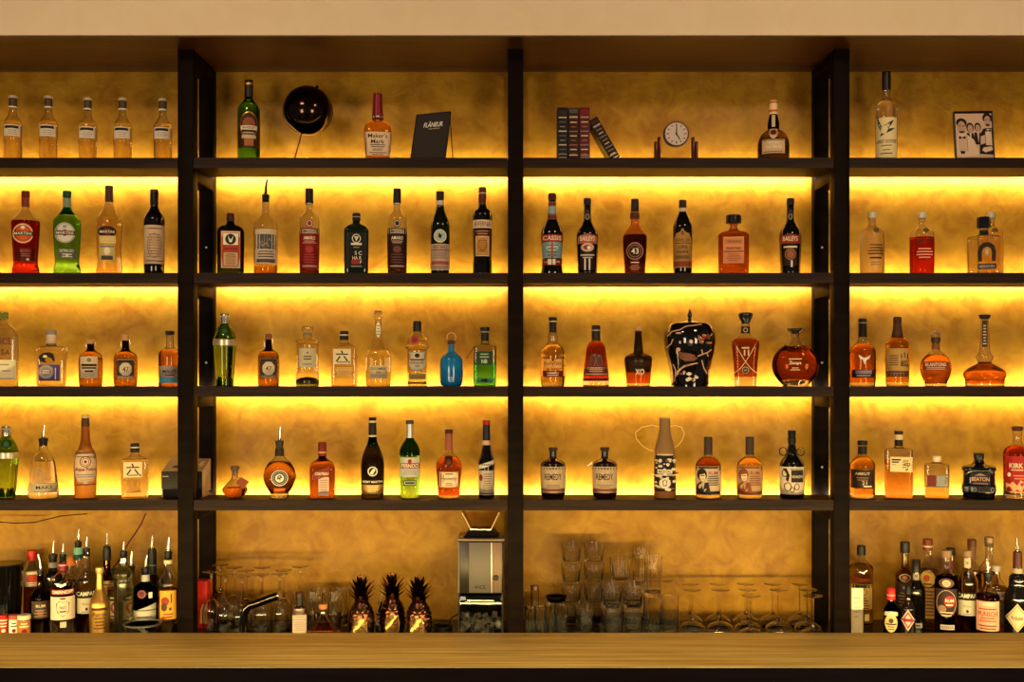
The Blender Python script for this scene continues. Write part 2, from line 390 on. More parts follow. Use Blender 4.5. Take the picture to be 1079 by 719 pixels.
for j in range(4):
    xa, xb = UX[j] + HALF + .001, UX[j + 1] - HALF - .001; ca, cb = UX[j] + .0005, UX[j + 1] - .0005
    if j == 0: ca = xa
    if j == 3: cb = xb
    for k in (1, 2, 3, 4):
        z0, z1 = SHELF[k]; xc = (xa + xb) / 2
        t = thing('shelf', f'dark wooden {SHN[k]} {HOLDS[(k, j)]}', 'shelf', (xc, 0, z0), 'back bar shelves')
        poly = [(xa, .004), (xb, .004), (xb, .064), (cb, .064), (cb, .2), (ca, .2), (ca, .064), (xa, .064)]
        mb = MB(); n = len(poly)
        mb.add([(x - xc, y, 0) for x, y in poly] + [(x - xc, y, z1 - z0) for x, y in poly],
               [tuple(range(n))[::-1], tuple(range(n, 2 * n))] + [(i, (i + 1) % n, n + (i + 1) % n, n + i) for i in range(n)])
        mb.build('board', SHELFW, t, False)
        h = z1 - z0
        mb = MB().box(xa - xc, xb - xc, .2002, .262, h * .3, h * .75); so = mb.build('led_strip', [ALU, LEDM], t, False); so.data.polygons[3].material_index = 1
        if k == 4: MB().box(xa - xc, xb - xc, .2002, .288, h * .1, h * .28).build('led_light_stop', ALU, t, False)  # unseen strip added to cut off the LED's downward light

# ---- counters ------------------------------------------------------------------------------------------------------
t = thing('back_counter', 'black stone back counter under the shelves holding bottles and glasses', 'counter', (0, 0, 0))
MB().box(XL + .02, XR - .02, -.20, YW - .0005, .86, .90, 0, .003).build('worktop', STONE, t)
for j in range(6):
    x0 = XL + .03 + j * 1.11
    d = MB().box(x0, x0 + 1.1, -.18, -.16, .1, .855, 0, .002).build('door', BARFRONT, t)
    MB().tube([(x0 + .95, -.18, .7), (x0 + .95, -.205, .7), (x0 + .95, -.205, .8), (x0 + .95, -.18, .8)], .005).build('handle', STEEL, d)
MB().box(XL + .02, XR - .02, -.16, YW - .001, 0, .86).build('carcass', BARFRONT, t, False)
t = thing('bar_counter', 'long oak-topped bar counter running across the front', 'bar', (0, -.94, 0))
MB().box(XL + .02, XR - .02, -.204, .2, 1.06, 1.10, 0, .003).build('bar_top', BARTOP, t)
MB().box(XL + .02, XR - .02, -.212, -.2042, .86, 1.0975, 0, .002).build('front_fascia', BARFRONT, t)
WORKM = mat('work_light_diffuser', lambda m, n, l: (led(m, n, l), setattr(n['Emission'].inputs['Strength'], 'default_value', WORK_POWER), setattr(n['Emission'].inputs['Color'], 'default_value', (1, .74, .27, 1))))
o = MB().box(XL + .1, XR - .1, .15, .19, 1.03, 1.0595).build('work_light', [ALU, WORKM], t, False); o.data.polygons[3].material_index = 1
MB().box(XL + .04, XR - .04, -.15, .1, 0, 1.0598).build('front_panel', BARFRONT, t, False)

# ---- camera and light ----------------------------------------------------------------------------------------------
cam = bpy.data.cameras.new('camera'); co = bpy.data.objects.new('camera', cam); COL.objects.link(co)
co.location = (0, CAMY, CAMZ); co.rotation_euler = (PI / 2, 0, 0); cam.sensor_width = 36; cam.lens = F / 1079 * 36; cam.clip_start = .05
cam.shift_x = (539.5 - CX) / 1079; cam.shift_y = (CY - 359.5) / 1079
bpy.context.scene.camera = co
def area(name, loc, rot, sx, sy, power, col):
    l = bpy.data.lights.new(name, 'AREA'); l.shape = 'RECTANGLE'; l.size = sx; l.size_y = sy; l.energy = power; l.color = col
    o = bpy.data.objects.new(name, l); o.location = loc; o.rotation_euler = rot; COL.objects.link(o); return o
for sx in (-2.5, 2.5): area('room_front_fill', (sx, -5.4, 1.6), (PI / 2, 0, sx * .16), 1.0, 1.3, 78, (1, .79, .52))  # added frontal fill, split to both sides to keep its reflection off flat bottles
area('ceiling_fill', (-1.5, -2.2, 3.88), (math.radians(18), 0, 0), .5, .5, 42, (1, .72, .45))  # both overhead lights are added fill for the soffit and labels
area('ceiling_fill', (1.5, -2.2, 3.88), (math.radians(18), 0, 0), .5, .5, 42, (1, .72, .45))
w = bpy.data.worlds.new('world'); bpy.context.scene.world = w; w.use_nodes = True
w.node_tree.nodes['Background'].inputs[0].default_value = (1, .8, .6, 1); w.node_tree.nodes['Background'].inputs[1].default_value = .12
sc = bpy.context.scene
sc.view_settings.view_transform = 'Standard'; sc.view_settings.look = 'None'; sc.view_settings.gamma = 1; sc.view_settings.use_curve_mapping = False; sc.view_settings.exposure = 0
sc.cycles.use_denoising = True; sc.cycles.max_bounces = 16; sc.cycles.transmission_bounces = 14; sc.cycles.transparent_max_bounces = 12; sc.cycles.glossy_bounces = 6; sc.cycles.diffuse_bounces = 3
sc.cycles.caustics_reflective = False; sc.cycles.caustics_refractive = True; sc.cycles.sample_clamp_indirect = 4
# ---- bottles on the shelves ------------------------------------------------------------------------------------------
AMBER = G('e08c3c'); DAMBER = G('c05a1e'); REDR = G('b03a18'); ORANGE = G('e87424'); GOLDL = G('f4cc68'); PALE = G('f8ecb0'); DRED = G('74120e'); BROWNG = G('6e3216')
GREENG = G('5fa04c'); LGREEN = G('b4d070'); EMER = G('3fae58'); BLUEG = G('1f9be0'); FROST = G('f4f0dc', .25); PALEG = G('eef0d0')
SH = {1: 'bottles on the top shelf', 2: 'bottles on the second shelf down', 3: 'bottles on the third shelf down', 4: 'bottles on the lowest shelf', 5: 'bottles on the back counter'}
def bottle(label, cx, row, y=.10, name='liquor_bottle', cat='bottle'):
    return Bottle(name, label, cx, row, y, cat, SH[row])
T = lambda s, y, h, m, w=0, dx=0: ('T', s, dx, y, h, w, m)
R = lambda y, rw, rh, m, dx=0: ('R', dx, y, rw, rh, m)
E_ = lambda y, rw, rh, m, dx=0: ('E', dx, y, rw, rh, m)
O_ = lambda y, rw, rh, t, m, dx=0: ('O', dx, y, rw, rh, t, m)
L_ = lambda y0, y1, hw, n, m, dx=0: ('L', dx, y0, y1, hw, n, m)
P_ = lambda pts, m: ('P', pts, m)
DKRED = M('6e1612', .45); SILV = M('c8c4ba', .3, .8); GUN = M('4a4642', .35, .6); CORK = M('b98c58', .8); ORL = M('c8581e', .5); YEL = M('e0b23c', .55); TEAL = M('7fb8a8', .5)
PINK = M('e0a890', .6); NAVY = M('141a30', .35); PURP = M('5a4a86', .5); LBLUE = M('8fb4bc', .55); SLATE = M('77797c', .55); BROWN2 = M('5a2a16', .45); GRN = M('1d4a26', .45); REDB = M('c03024', .45)

# --- top shelf
for i, (cx, top) in enumerate([(13.6, 101), (51, 101.3), (92.5, 103.3), (129.3, 103.5), (171.5, 104)]):
    b = bottle(['pale yellow soda bottle with a crown cap, first from the left on the top shelf', 'pale yellow soda bottle with a crown cap, second from the left on the top shelf',
                'pale yellow soda bottle with a crown cap, third from the left on the top shelf', 'pale yellow soda bottle with a crown cap, fourth from the left on the top shelf',
                'pale yellow soda bottle with a crown cap, on the top shelf beside the post'][i], cx, 1, name='soda_bottle')
    t = top
    b.body([(t + 1, 3.4), (t + 14, 3.7), (t + 20, 4.2), (t + 25, 7.2), (t + 29, 9), (t + 34, 9.3), (t + 46, 9.3), (t + 47.5, 9.0), (171, 9.0)], CLEAR, G('f8e49a'), t + 28, 168)
    b.cap([(t, 3.6), (t + 1, 4.4), (t + 2.6, 4.8), (t + 3, 4.2)], M('d8c8a8', .4, .3)); b.cap([(t + 3, 4), (t + 11.5, 4.1)], M('4a3a2a', .5), 'neck_foil'); b.cap([(t + 11.5, 4.3), (t + 13, 4.3)], CREAM, 'neck_band')
    b.lab(t + 32, t + 44, 7.6, M('e0d0b8', .6), [R(t + 34.5, 6.5, 1.4, INK, -.5), L_(t + 37, t + 43, 5.5, 3, GREY)], dx=-.8)
b = bottle('dark green whiskey bottle with an arched brown and gold label', 262.2, 1, name='whiskey_bottle')
b.body([(85, 3.8), (103, 4), (108, 6.5), (113, 10.6), (116, 11.6), (168, 11.5), (171.3, 11.2)], GREENG, G('4f9a3c'), 106)
b.cap([(84.7, 4), (85.5, 4.4), (92, 4.4), (103, 4.6)], M('231914', .35), 'foil_cap')
b.lab(118, 158, 10.6, M('3a2014', .5), [O_(134, 9.2, 14, 1.2, GOLD), E_(133, 6.5, 7, M('8a4a24', .5)), R(137, 8, 2.2, CREAM), T('WHISKEY', 137, 3, INK, 13), R(146, 7, 1, BEIGE), R(152, 4.5, 4, M('a8642c', .5)), L_(141, 149, 7, 3, BEIGE)], 'arch')
b.cap([(88, 4.7), (90, 4.7)], GOLD, 'neck_ring')
b = bottle('bourbon bottle dipped in dark red wax with a torn-edge cream label', 398, 1, name='bourbon_bottle')
b.body([(99, 3.8), (122, 4.2), (126, 5.5), (129, 9), (133, 12.8), (138, 14.3), (150, 14.2), (165, 12.6), (171.3, 12.2)], CLEAR, AMBER, 128, None, (.8, 4))
b.cap([(98.6, 3.6), (99.5, 4.7), (110, 5), (122.5, 5.6)], M('7a1420', .3), 'wax_seal')
b.cap([(123, 5.3), (124.5, 5.3)], CREAM, 'neck_band')
for k in range(6):
    a = k * 1.05; h = [7, 3, 9, 4, 6, 8][k]; x, y = 5 * math.cos(a) / b.s, 5 * math.sin(a) / b.s
    MB().tube([(x, y, b.z(121)), (x * 1.03, y * 1.03, b.z(123 + h * .4)), (x * 1.02, y * 1.02, b.z(122 + h))], [.0042, .004, .0022], 8).build('wax_drip', M('7a1420', .3), b.root)
b.lab(141.5, 166, 13, M('e2c39c', .65), [T("Maker's", 145.5, 4.6, INK, 20), T('Mark', 151.5, 4.4, INK, 14), L_(154, 158, 9, 2, INK), T('WHISKY', 160, 2.6, INK, 11), L_(162, 166, 9, 2, BROWN2)])
b = bottle('dark bulbous orange liqueur bottle with a ribbon round its neck', 815, 1, name='liqueur_bottle')
b.body([(106, 3.6), (120, 3.8), (128, 5.6), (134, 6.2), (137, 5.8), (139, 9), (143, 13), (149, 15.8), (156, 16.4), (171.3, 16)], G('4a2410'), G('4a2410'), 138)
b.cap([(106, 3.6), (106.8, 4.4), (121, 4.5)], M('e6c896', .5), 'foil_cap'); b.cap([(107.4, 4.55), (109.5, 4.55)], ORL, 'cap_band'); b.cap([(116.5, 4.6), (118.5, 4.6)], ORL, 'cap_band')
b.lab(122, 135, 1.8, BEIGE, [], name='ribbon'); b.lab(137, 149.5, 4, M('d8b890', .5), [E_(142, 3.2, 3.2, DKRED)], 'shield', name='ribbon_tail')
b.lab(150, 164.5, 11.5, M('d8b48a', .6), [R(157, 10.6, 6.4, M('3c1c12', .5)), T('Grand Marnier', 157.5, 4, CREAM, 17), L_(151, 155, 7, 2, CREAM), L_(160, 163, 8, 2, BEIGE)])
b = bottle('tall frosted vodka bottle with dark blue flying geese', 934, 1, name='vodka_bottle')
b.body([(77, 3.6), (95, 3.8), (104, 4), (107, 6.6), (111, 9.8), (116, 10.8), (140, 11), (171.3, 11)], CLEAR, G('f0e6c0', .1), 108)
b.cap([(75.8, 3.8), (76.5, 4.4), (95, 4.5)], M('2a2320', .3, .5), 'foil_cap'); b.lab(78, 82, 4, SILV, [], name='cap_band'); b.lab(84, 94, 1.8, SILV, [], 'ellipse', name='neck_label')
b.lab(126, 169, 10.2, M('ead49a', .6), [P_([(-9.6, 120), (-7.5, 128), (-4.5, 135.5), (1.5, 132), (7.5, 128.5), (4.5, 134.5), (2, 138), (8.5, 137), (4.5, 140.5), (0, 142.5), (-6.5, 145.8), (-4.8, 142), (-8.2, 134)], M('1c2438', .5)),
    T('GREY GOOSE', 151, 3.6, M('1c2438', .5), 19), L_(154, 157, 7, 1, SLATE), L_(159, 161, 4, 1, INK), L_(162.5, 165, 8, 1, INK)], 'rect')

# --- second shelf down, far left bay
b = bottle('dark red vermouth bottle with a round orange medallion', 27, 2, name='vermouth_bottle')
b.body([(202, 3.5), (217, 3.7), (222, 5.2), (227, 9), (231, 12.6), (234, 13.9), (238, 14), (262, 12.6), (276, 11.9), (279, 12), (284, 13.2), (289.8, 13.4)], CLEAR, G('a01812'), 233.5, None)
b.cap([(201.4, 3.7), (202.2, 4.3), (208, 4.4)], M('6a1c14', .35)); b.cap([(209, 4.1), (218, 4.2)], M('7a3024', .5), 'neck_label')
b.lab(237, 258.2, 10, M('cc5a22', .45), [O_(247.6, 9.5, 9.8, .8, CREAM), O_(247.6, 7.6, 7.8, .5, M('8a2a14', .5)), R(247.6, 9.8, 2.3, INK), T('MARTINI', 247.6, 3, CREAM, 16), E_(241.5, 2, 1.6, CREAM)], 'ellipse', dx=-2.6, name='medallion')
b.lab(263, 276, 8.5, M('4a0c0a', .4), [T('ROSSO', 265.6, 3, ORL, 10), L_(268, 272, 5, 2, ORL), E_(274.5, 1.4, 1.2, CREAM, 2)])
b = bottle('green vermouth bottle with a round silver medallion', 70.7, 2, name='vermouth_bottle')
b.body([(202, 3.5), (217, 3.7), (222, 5.4), (227, 9), (231, 12.6), (234, 13.8), (238, 14), (262, 12.8), (274, 12), (278, 12), (284, 13.4), (289.8, 13.6)], G('4c9440'), G('6cb84a'), 225)
b.cap([(201.4, 3.7), (202.2, 4.3), (208, 4.4)], GRN); b.cap([(209, 4.1), (219, 4.3)], M('7c8a70', .5), 'neck_label')
b.lab(236.5, 257.5, 10, M('cfcabd', .4), [O_(247, 9.6, 10, .8, GREY), R(247, 9.8, 2.3, INK), E_(247, 3, 3.4, DKRED), T('MARTINI', 247, 3, CREAM, 16), E_(240.5, 2, 1.6, GREY)], 'ellipse', dx=-2.2, name='medallion')
b.lab(263.5, 273.5, 8.6, M('56605a', .5), [T('EXTRA DRY', 265.6, 2.8, CREAM, 14), L_(268, 273, 6, 2, CREAM), E_(270.5, 1.4, 1.2, CREAM)])
b = bottle('tall clear vermouth bottle with pale yellow contents on the second shelf', 115, 2, name='vermouth_bottle')
b.body([(197, 3.6), (212, 3.8), (217, 5), (224, 8.6), (231, 12), (237, 13.2), (248, 12.8), (268, 12.2), (280, 12.8), (289.8, 13.4)], CLEAR, G('f6e08c'), 230)
b.cap([(196, 3.6), (196.8, 4.2), (200, 4.2)], M('4a3018', .4)); b.cap([(200, 4), (212.5, 4.3)], M('4a3426', .45), 'neck_foil')
b.lab(240, 251, 9, INK, [E_(245.8, 4.4, 4, DKRED), R(245.8, 8.6, 2, INK), T('MARTINI', 245.8, 2.8, CREAM, 14)], 'ellipse', dx=-2, name='logo_label')
b.lab(250, 258, 8, M('d8c070', .6), [L_(251, 257, 6, 2, BEIGE)], dx=-1.5); b.lab(259, 276, 7.6, M('c8b06a', .6), [R(261, 7, 1, SLATE), E_(266, 3, 4, CREAM), R(273, 5.5, 2.2, M('4a4238', .5))], dx=-2, name='lower_label')
b = bottle('black wine bottle with a large ornate beige label', 162.5, 2, name='wine_bottle')
b.body([(201, 3.8), (217, 4), (222, 5.8), (227, 9), (231, 10.6), (235, 10.8), (289.8, 10.4)], BLKGLASS, solid=True)
b.cap([(200, 3.8), (200.8, 4.2), (217, 4.4)], M('15100e', .35), 'capsule'); b.cap([(201.5, 4.4), (203, 4.5)], DKRED, 'capsule_band')
b.lab(238.5, 279, 10.2, M('c8ab88', .65), [R(242, 9, .5, BROWN2), O_(260, 7, 13, .7, M('8a6a4c', .6)), O_(260, 5, 9.5, .6, M('8a6a4c', .6)), L_(247, 273, 7.5, 9, M('94745a', .6)), E_(257, 3.4, 4.5, M('b8946c', .6)), R(276, 8, .5, BROWN2)])

# --- second bay
b = bottle('dark green square-shouldered herbal liqueur bottle with an orange-bordered label', 243, 2, name='liqueur_bottle')
b.body([(226, 3.5), (234, 3.7), (237, 5), (239, 9.5), (242, 12.8), (246, 13.9), (286, 13.6), (289.8, 13.2)], G('23401c'), G('1c2a10'), 240, None, (.62, 5))
b.cap([(225, 3.7), (225.8, 4.2), (233.5, 4.4)], M('3c1410', .4))
b.lab(244.5, 283.5, 9.8, ORL, [R(264, 9.1, 18.8, M('e4d6c0', .6)), R(264, 8.3, 18, M('8a3418', .5)), R(253, 7.6, 6.2, CREAM), E_(253.2, 5.4, 5.6, M('16201a', .5)), P_([(-3, 249.5), (0, 254), (3, 249.5), (1.2, 256.5), (-1.2, 256.5)], CREAM), R(263.2, 8.2, 3, M('b03a1c', .5)), T('Jägermeister', 263.2, 2.8, INK, 14), R(274, 7.2, 7, M('d0a878', .6)), L_(268, 272, 6, 2, BROWN2), R(276, 5, 4, M('b88a58', .6))])
b = bottle('clear bottle with a tall black pourer, amber dregs and a dark picture label', 280, 2, name='whiskey_bottle')
b.body([(206, 3.4), (212, 3.7), (224, 4.2), (229, 7), (235, 11), (239, 12.4), (243, 12.5), (289.8, 12.2)], CLEAR, G('e08a34'), 277)
b.pourer(189, 205, 213, 4, BLACK, 1.5, 1.3, BLACK)
b.lab(243, 279, 10.6, M('cdb8a0', .6), [R(256, 10.4, 7.8, M('4a4a4c', .5)), P_([(-9, 262), (-4, 255), (0, 258), (4, 252), (9, 261)], M('8a7a6a', .5)), R(245.5, 9.6, 1.4, BEIGE), L_(265, 273, 8.5, 3, INK), R(276, 9, 1.8, M('5a4636', .5))])
for cx, lc, lt, bc, wd, lab in ((326, M('7e1414', .45), M('a83228', .5), G('5a0f0c'), 'AMARO', 'clear-shouldered amaro bottle with a dark red label and black cap'), (418.5, M('2a1512', .45), M('6e3a2c', .5), G('3a1c10'), 'AMARO', 'clear-shouldered amaro bottle with a blackish brown label')):
    b = bottle(lab, cx, 2, name='amaro_bottle')
    b.body([(200, 3.3), (216, 3.4), (222, 4), (226, 7), (229, 9.8), (232, 10.4), (289.8, 10.1)], CLEAR, bc, 241.5)
    b.cap([(199, 3.8), (199.8, 4.2), (211, 4.2), (214.5, 4.5)], M('181210', .35)); b.cap([(214.5, 4.2), (215.8, 4.2)], SILV, 'neck_ring')
    b.lab(232.8, 241, 3.6, lc, [O_(236.8, 2.8, 3, .5, CREAM)], 'ellipse', name='seal')
    b.lab(242.6, 285, 9.4, lc, [R(245, 9.2, 2.2, M('b8a898', .5)), T('RAMAZZOTTI', 245, 2.8, INK, 17), T(wd, 252, 3.6, CREAM, 12), L_(254.5, 258, 7, 2, M('c89a88', .5)), E_(264, 4, 3.4, lt), L_(268, 279, 7.5, 4, lt), R(281.5, 7, .7, M('c89a88', .5))])
b = bottle('black flat square bottle with white ring emblem and red printing', 375.5, 2, name='liqueur_bottle')
b.body([(226, 3.5), (233, 3.6), (236, 5.5), (239, 10), (242, 12.6), (246, 13), (289.8, 12.6)], DKGREEN, solid=True, sq=(.62, 5))
b.cap([(224.8, 3.7), (225.6, 4.3), (233, 4.4)], M('181211', .35)); b.cap([(228.5, 4.4), (229.5, 4.5)], GREY, 'cap_ring')
b.lab(246, 283, 10.6, M('12100e', .45), [O_(252.4, 4.6, 4.8, .9, M('d8ccb8', .5)), P_([(-2.6, 250), (0, 255.5), (2.6, 250), (1.2, 250), (0, 253), (-1.2, 250)], M('d8ccb8', .5)), R(258.2, 5.6, 1.1, M('d8ccb8', .5)), L_(260.5, 263, 4, 1, GREY), T('S C', 267.6, 4, CREAM, 7.5, 2), T('HA R', 272.8, 4, CREAM, 9.5, .6), R(277.2, 4, 2, M('a82820', .5), -1.2), T('F', 277.2, 3.6, CREAM, 0, 4.6), L_(280, 283, 6, 1, GREY)])
b = bottle('black bitters bottle with a round blue and gold seal', 463.8, 2, name='amaro_bottle')
b.body([(203, 3.6), (216, 3.9), (222, 5), (228, 7.2), (235, 9.5), (240, 10.2), (289.8, 10.1)], M('081008', .08, 0, .4), solid=True)
b.cap([(202, 4), (202.8, 4.5), (206, 4.3), (209.5, 4.4)], M('241c1a', .35)); b.cap([(209.5, 4), (212, 4)], BLACK, 'neck_foil'); b.cap([(211.8, 4.1), (216.2, 4.3)], M('c8b8a0', .5), 'neck_band')
b.lab(243, 257, 6.6, M('d8c68c', .5), [E_(250, 5.6, 5.9, LBLUE), P_([(-4, 251), (-1, 246), (3, 247.5), (4.4, 252), (1, 255.5), (-3, 254)], M('c8943a', .5)), P_([(-1.5, 247), (2, 249), (.5, 253), (-2, 251)], INK)], 'ellipse', name='seal')
b.lab(258.2, 285.6, 9.6, M('bfa58c', .6), [T('FERNET-BRANCA', 261.4, 4, INK, 14), R(264.6, 9, .5, DKRED), L_(266, 274, 8, 4, M('7c4a3a', .5)), R(278, 8.6, 1.8, M('a05040', .5)), L_(281, 284.5, 8, 2, DKRED)])
b = bottle('black amaro bottle with red-brown capsule, white name band and gold panel', 508.3, 2, name='amaro_bottle')
b.body([(198.5, 3.4), (215, 3.7), (219, 5), (222.5, 8.6), (226, 10.2), (230, 10.4), (262, 9.9), (272, 9.6), (280, 10.2), (289.8, 10.3)], BLKGLASS, solid=True)
b.cap([(197.6, 3.6), (198.4, 4), (214.5, 4.1)], M('5a2014', .35), 'capsule'); b.cap([(203.5, 4.15), (204.6, 4.15)], BEIGE, 'capsule_band')
b.lab(233, 241.6, 9.8, M('d2b8a0', .55), [T('AVERNA', 237.3, 5.2, M('5a1a14', .5), 17)])
b.lab(243, 271, 8.6, M('3a1612', .45), [L_(243.5, 249, 8, 2, M('c87a4a', .5)), R(260.5, 6.8, 10.4, CREAM), R(260.5, 6.2, 9.8, M('c08a3c', .5)), O_(259, 4.4, 6.4, .5, BROWN2), L_(254, 267, 4.6, 6, M('7c4c1c', .5))])

# --- third bay
b = bottle('black cream liqueur bottle with pale blue label and red name band', 581.8, 2, name='liqueur_bottle')
b.body([(205, 3.5), (213, 3.9), (230, 5), (236, 8), (243, 11), (249, 11.9), (262, 11), (275, 10.4), (282, 10.8), (289.8, 12)], BLKGLASS, solid=True)
b.cap([(204, 3.8), (204.8, 4.3), (211, 4.4)], M('4a1410', .35)); b.lab(213, 232, 4.6, M('6a4a44', .5), [R(222, 4.4, 4, M('8aa0a0', .5)), R(215.5, 4, 1, DKRED), R(229.5, 4.4, 1.4, DKRED)], name='neck_label')
b.lab(248.5, 256, 10.8, M('9a2a20', .5), [T('CASSIS', 252.2, 4.6, CREAM, 19)])
b.lab(256.5, 273, 10.2, M('7c9a9c', .55), [E_(262, 6, 4, M('a8c0be', .55)), L_(258, 272, 7, 4, M('5a6a6c', .5)), R(265, 1.2, 8, M('b04a38', .5))], name='middle_label')
b.lab(274, 280.5, 9.6, M('7a2018', .5), [R(277, 2, 3, CREAM, -2.6), R(277, 1.4, 3, CREAM, 2), T('LIQUEUR', 277, 2, CREAM, 16)], name='lower_label')
for cx, lab, k in ((619, 'black cream liqueur bottle with arched name above an oval emblem and white stripes below', 0), (832.8, 'black cream liqueur bottle by the right post, with arched red name and gold ornament', 1)):
    b = bottle(lab, cx, 2, name='liqueur_bottle')
    b.body([(210, 3.5), (217, 3.7), (232, 4.2), (237, 6.4), (243, 10), (247.5, 11.4), (255, 11.5), (275, 10.6), (289.8, 10.2)], BLKGLASS, solid=True)
    b.cap([(209.2, 3.7), (210, 4.1), (216, 4.2)], M('1a1412', .35)); b.lab(221, 233, 2.6, M('2a2220', .5), [O_(229, 2, 2.8, .5, M('b8a890', .5))], 'ellipse', name='neck_seal')
    b.lab(247.5, 258, 10.2, M('8a2a20', .5) if k else M('a8584a', .5), [T('BAILEYS', 252.8, 4.8, CREAM, 15)], 'arch')
    if k: b.lab(259, 281, 7, M('2a1810', .5), [R(261.5, 6.8, .8, CREAM), E_(269, 4, 4.4, M('a85a34', .5)), O_(269, 5.4, 5.8, .6, M('c88a5a', .5)), R(279, 1, 3.4, CREAM, 1.4)], name='lower_label')
    else: b.lab(258, 285, 7.6, M('241510', .5), [E_(262, 6.6, 4.6, M('c8a890', .5)), E_(262, 4.2, 2.6, M('8a3a2a', .5)), E_(262.4, 2, 2, CREAM, 1.6), R(270, 7, .8, M('c8b8a0', .5)), R(272.6, 5, .6, M('c8b8a0', .5)), R(279.5, .8, 6, CREAM, -2.4), R(279.5, .8, 6, CREAM, 2)], name='lower_label')
b = bottle('amber-necked vanilla liqueur bottle with a round emblem reading 43', 669, 2, name='liqueur_bottle')
b.body([(211, 3.5), (226, 3.9), (236, 4.4), (240, 6.4), (245, 10.4), (249, 12.2), (254, 12.6), (270, 11.8), (282, 10.9), (289.8, 10.7)], G('f0c890'), G('4c140c'), 248)
b.cap([(210, 3.8), (210.8, 4.2), (223, 4.4)], M('1c1416', .3)); b.cap([(225, 4.8), (230.5, 5)], M('4a2a1c', .4), 'neck_ring')
b.lab(256.5, 275.5, 9.2, M('2a0e0a', .4), [O_(266, 8.6, 8.9, .8, M('c88a6a', .5)), O_(266, 6.2, 6.4, .5, M('b87a5c', .5)), T('43', 266, 6, CREAM, 7.5)], 'ellipse', name='emblem')
b.lab(276.2, 286, 8, None, [L_(276.5, 279, 6, 1, CREAM), L_(280, 286, 5.5, 3, M('b8826a', .5))])
b = bottle('black coffee liqueur bottle with an arched yellow label', 719.3, 2, name='liqueur_bottle')
b.body([(212, 3.4), (222, 3.6), (226, 5), (232, 7.8), (238, 9.8), (243, 10.2), (289.8, 10)], BLKGLASS, solid=True)
b.cap([(211, 3.6), (211.8, 4), (219, 4.1)], M('241a16', .35)); b.cap([(219.5, 3.9), (223.5, 4.3)], M('c0b098', .5), 'neck_band')
b.lab(241.8, 283, 9.2, M('a87c3a', .55), [E_(247, 1.8, 2.4, M('7c5020', .5)), T('KAHLÚA', 253.6, 4.4, M('6e1c14', .5), 14.5), R(257.4, 8, .4, BROWN2), T('COFFEE', 261.6, 3.6, BROWN2, 9.5), T('LIQUEUR', 266.8, 3, BROWN2, 11.5), R(272, 6.5, 1.8, M('7c5424', .5)), R(279, 8.6, 2.6, M('8a3a1c', .5))], 'arch')
b = bottle('square amaretto bottle with wide black cap and orange label', 773, 2, name='liqueur_bottle')
b.body([(232, 3.6), (236, 3.8), (241, 4.2), (243.5, 7), (245.5, 12), (248, 15.4), (252, 15.9), (289.8, 15.6)], G('e8b48c'), G('b04a20'), 247, None, (.8, 8))
b.cap([(227, 7.6), (227.6, 8), (235.2, 8), (235.6, 7.6)], M('160e0e', .3))
b.lab(251, 278.8, 10.6, M('d88a58', .6), [R(256, 9.6, 3, M('c07a4c', .6)), T('ORIGINALE', 256, 2.2, BROWN2, 14), T('DISARONNO', 263.2, 3.2, M('5a1c10', .5), 16), R(266.5, 10, .5, BROWN2), L_(268, 277, 8, 4, M('b05c30', .5))])

# --- far right bay
def vodka(lab, cx, glass, liq, lvl, y=.10, items=None, lm=None):
    b = bottle(lab, cx, 2, y, name='vodka_bottle')
    b.body([(225, 3.6), (234, 3.5), (238, 4), (240.5, 7), (244, 11), (248, 12.2), (253, 12.4), (289.8, 12.2)], glass, liq, lvl)
    b.cap([(224, 4.4), (224.5, 4.9), (230, 4.9), (230.4, 4.4)], M('d8ccb0', .3, .4))
    b.lab(241.4, 246.6, 2.8, M('8a7440', .4, .5), [O_(244, 2.4, 2.3, .5, INK)], 'ellipse', dx=4, name='medallion')
    return b
b = vodka('frosted pale yellow vodka bottle with rows of dark handwriting', 919, G('f4ecc4', .3), G('f2e0a0', .3), 244)
b.lab(258, 282, 8, None, [L_(258, 270, 8, 4, INK), L_(271, 275, 6, 1, INK), L_(277, 281, 6, 2, GREY)], dx=3.4, name='printing')
b = vodka('clear-shouldered vodka bottle filled with bright red liquid', 971.5, CLEAR, G('c82018'), 250.5)
b.lab(251.5, 260, 9.6, None, [T('ABSOLUT', 255.6, 5.4, INK, 17)], dx=1.8, name='printing')
b.lab(262, 274, 8.6, None, [L_(262, 274, 8, 4, M('e0a890', .5))], dx=2.6, name='small_printing')
b = vodka('clear vodka bottle standing behind the horseshoe tequila bottle', 1044, CLEAR, G('f2dc98'), 242, .166)
b = bottle('clear square tequila bottle with a dark horseshoe emblem and black stopper', 1036.6, 2, .075, name='tequila_bottle')
b.body([(236, 4), (243, 4.4), (247, 5), (248.5, 9), (249.5, 14), (251.5, 16.2), (256, 16.6), (270, 16.4), (289.8, 16)], CLEAR, G('f6e6a8'), 252, None, (.58, 7))
b.cap([(229, 6.4), (230, 7), (240, 6.8), (241, 6)], M('12141c', .3), 'stopper', 8); b.lab(243, 247.5, 4.2, M('1a1c24', .4), [], name='neck_tape')
b.lab(256.5, 277, 9.2, None, [P_([(-8.4, 276.5), (-8.8, 266), (-7, 260), (-3.5, 257.2), (0, 256.5), (3.5, 257.2), (7, 260), (8.8, 266), (8.4, 276.5), (4.6, 276.5), (5, 267), (3.6, 262.6), (0, 261), (-3.6, 262.6), (-5, 267), (-4.6, 276.5)], M('241816', .5)),
    E_(266.5, 3, 4.2, M('c8a860', .5)), O_(266.5, 2.6, 3.6, .5, INK)], 'rect', dx=3, name='horseshoe_emblem')
b.lab(279, 284.6, 9, M('24242a', .45), [T('HERRADURA', 281.8, 3, SILV, 15)], dx=3, name='base_label')
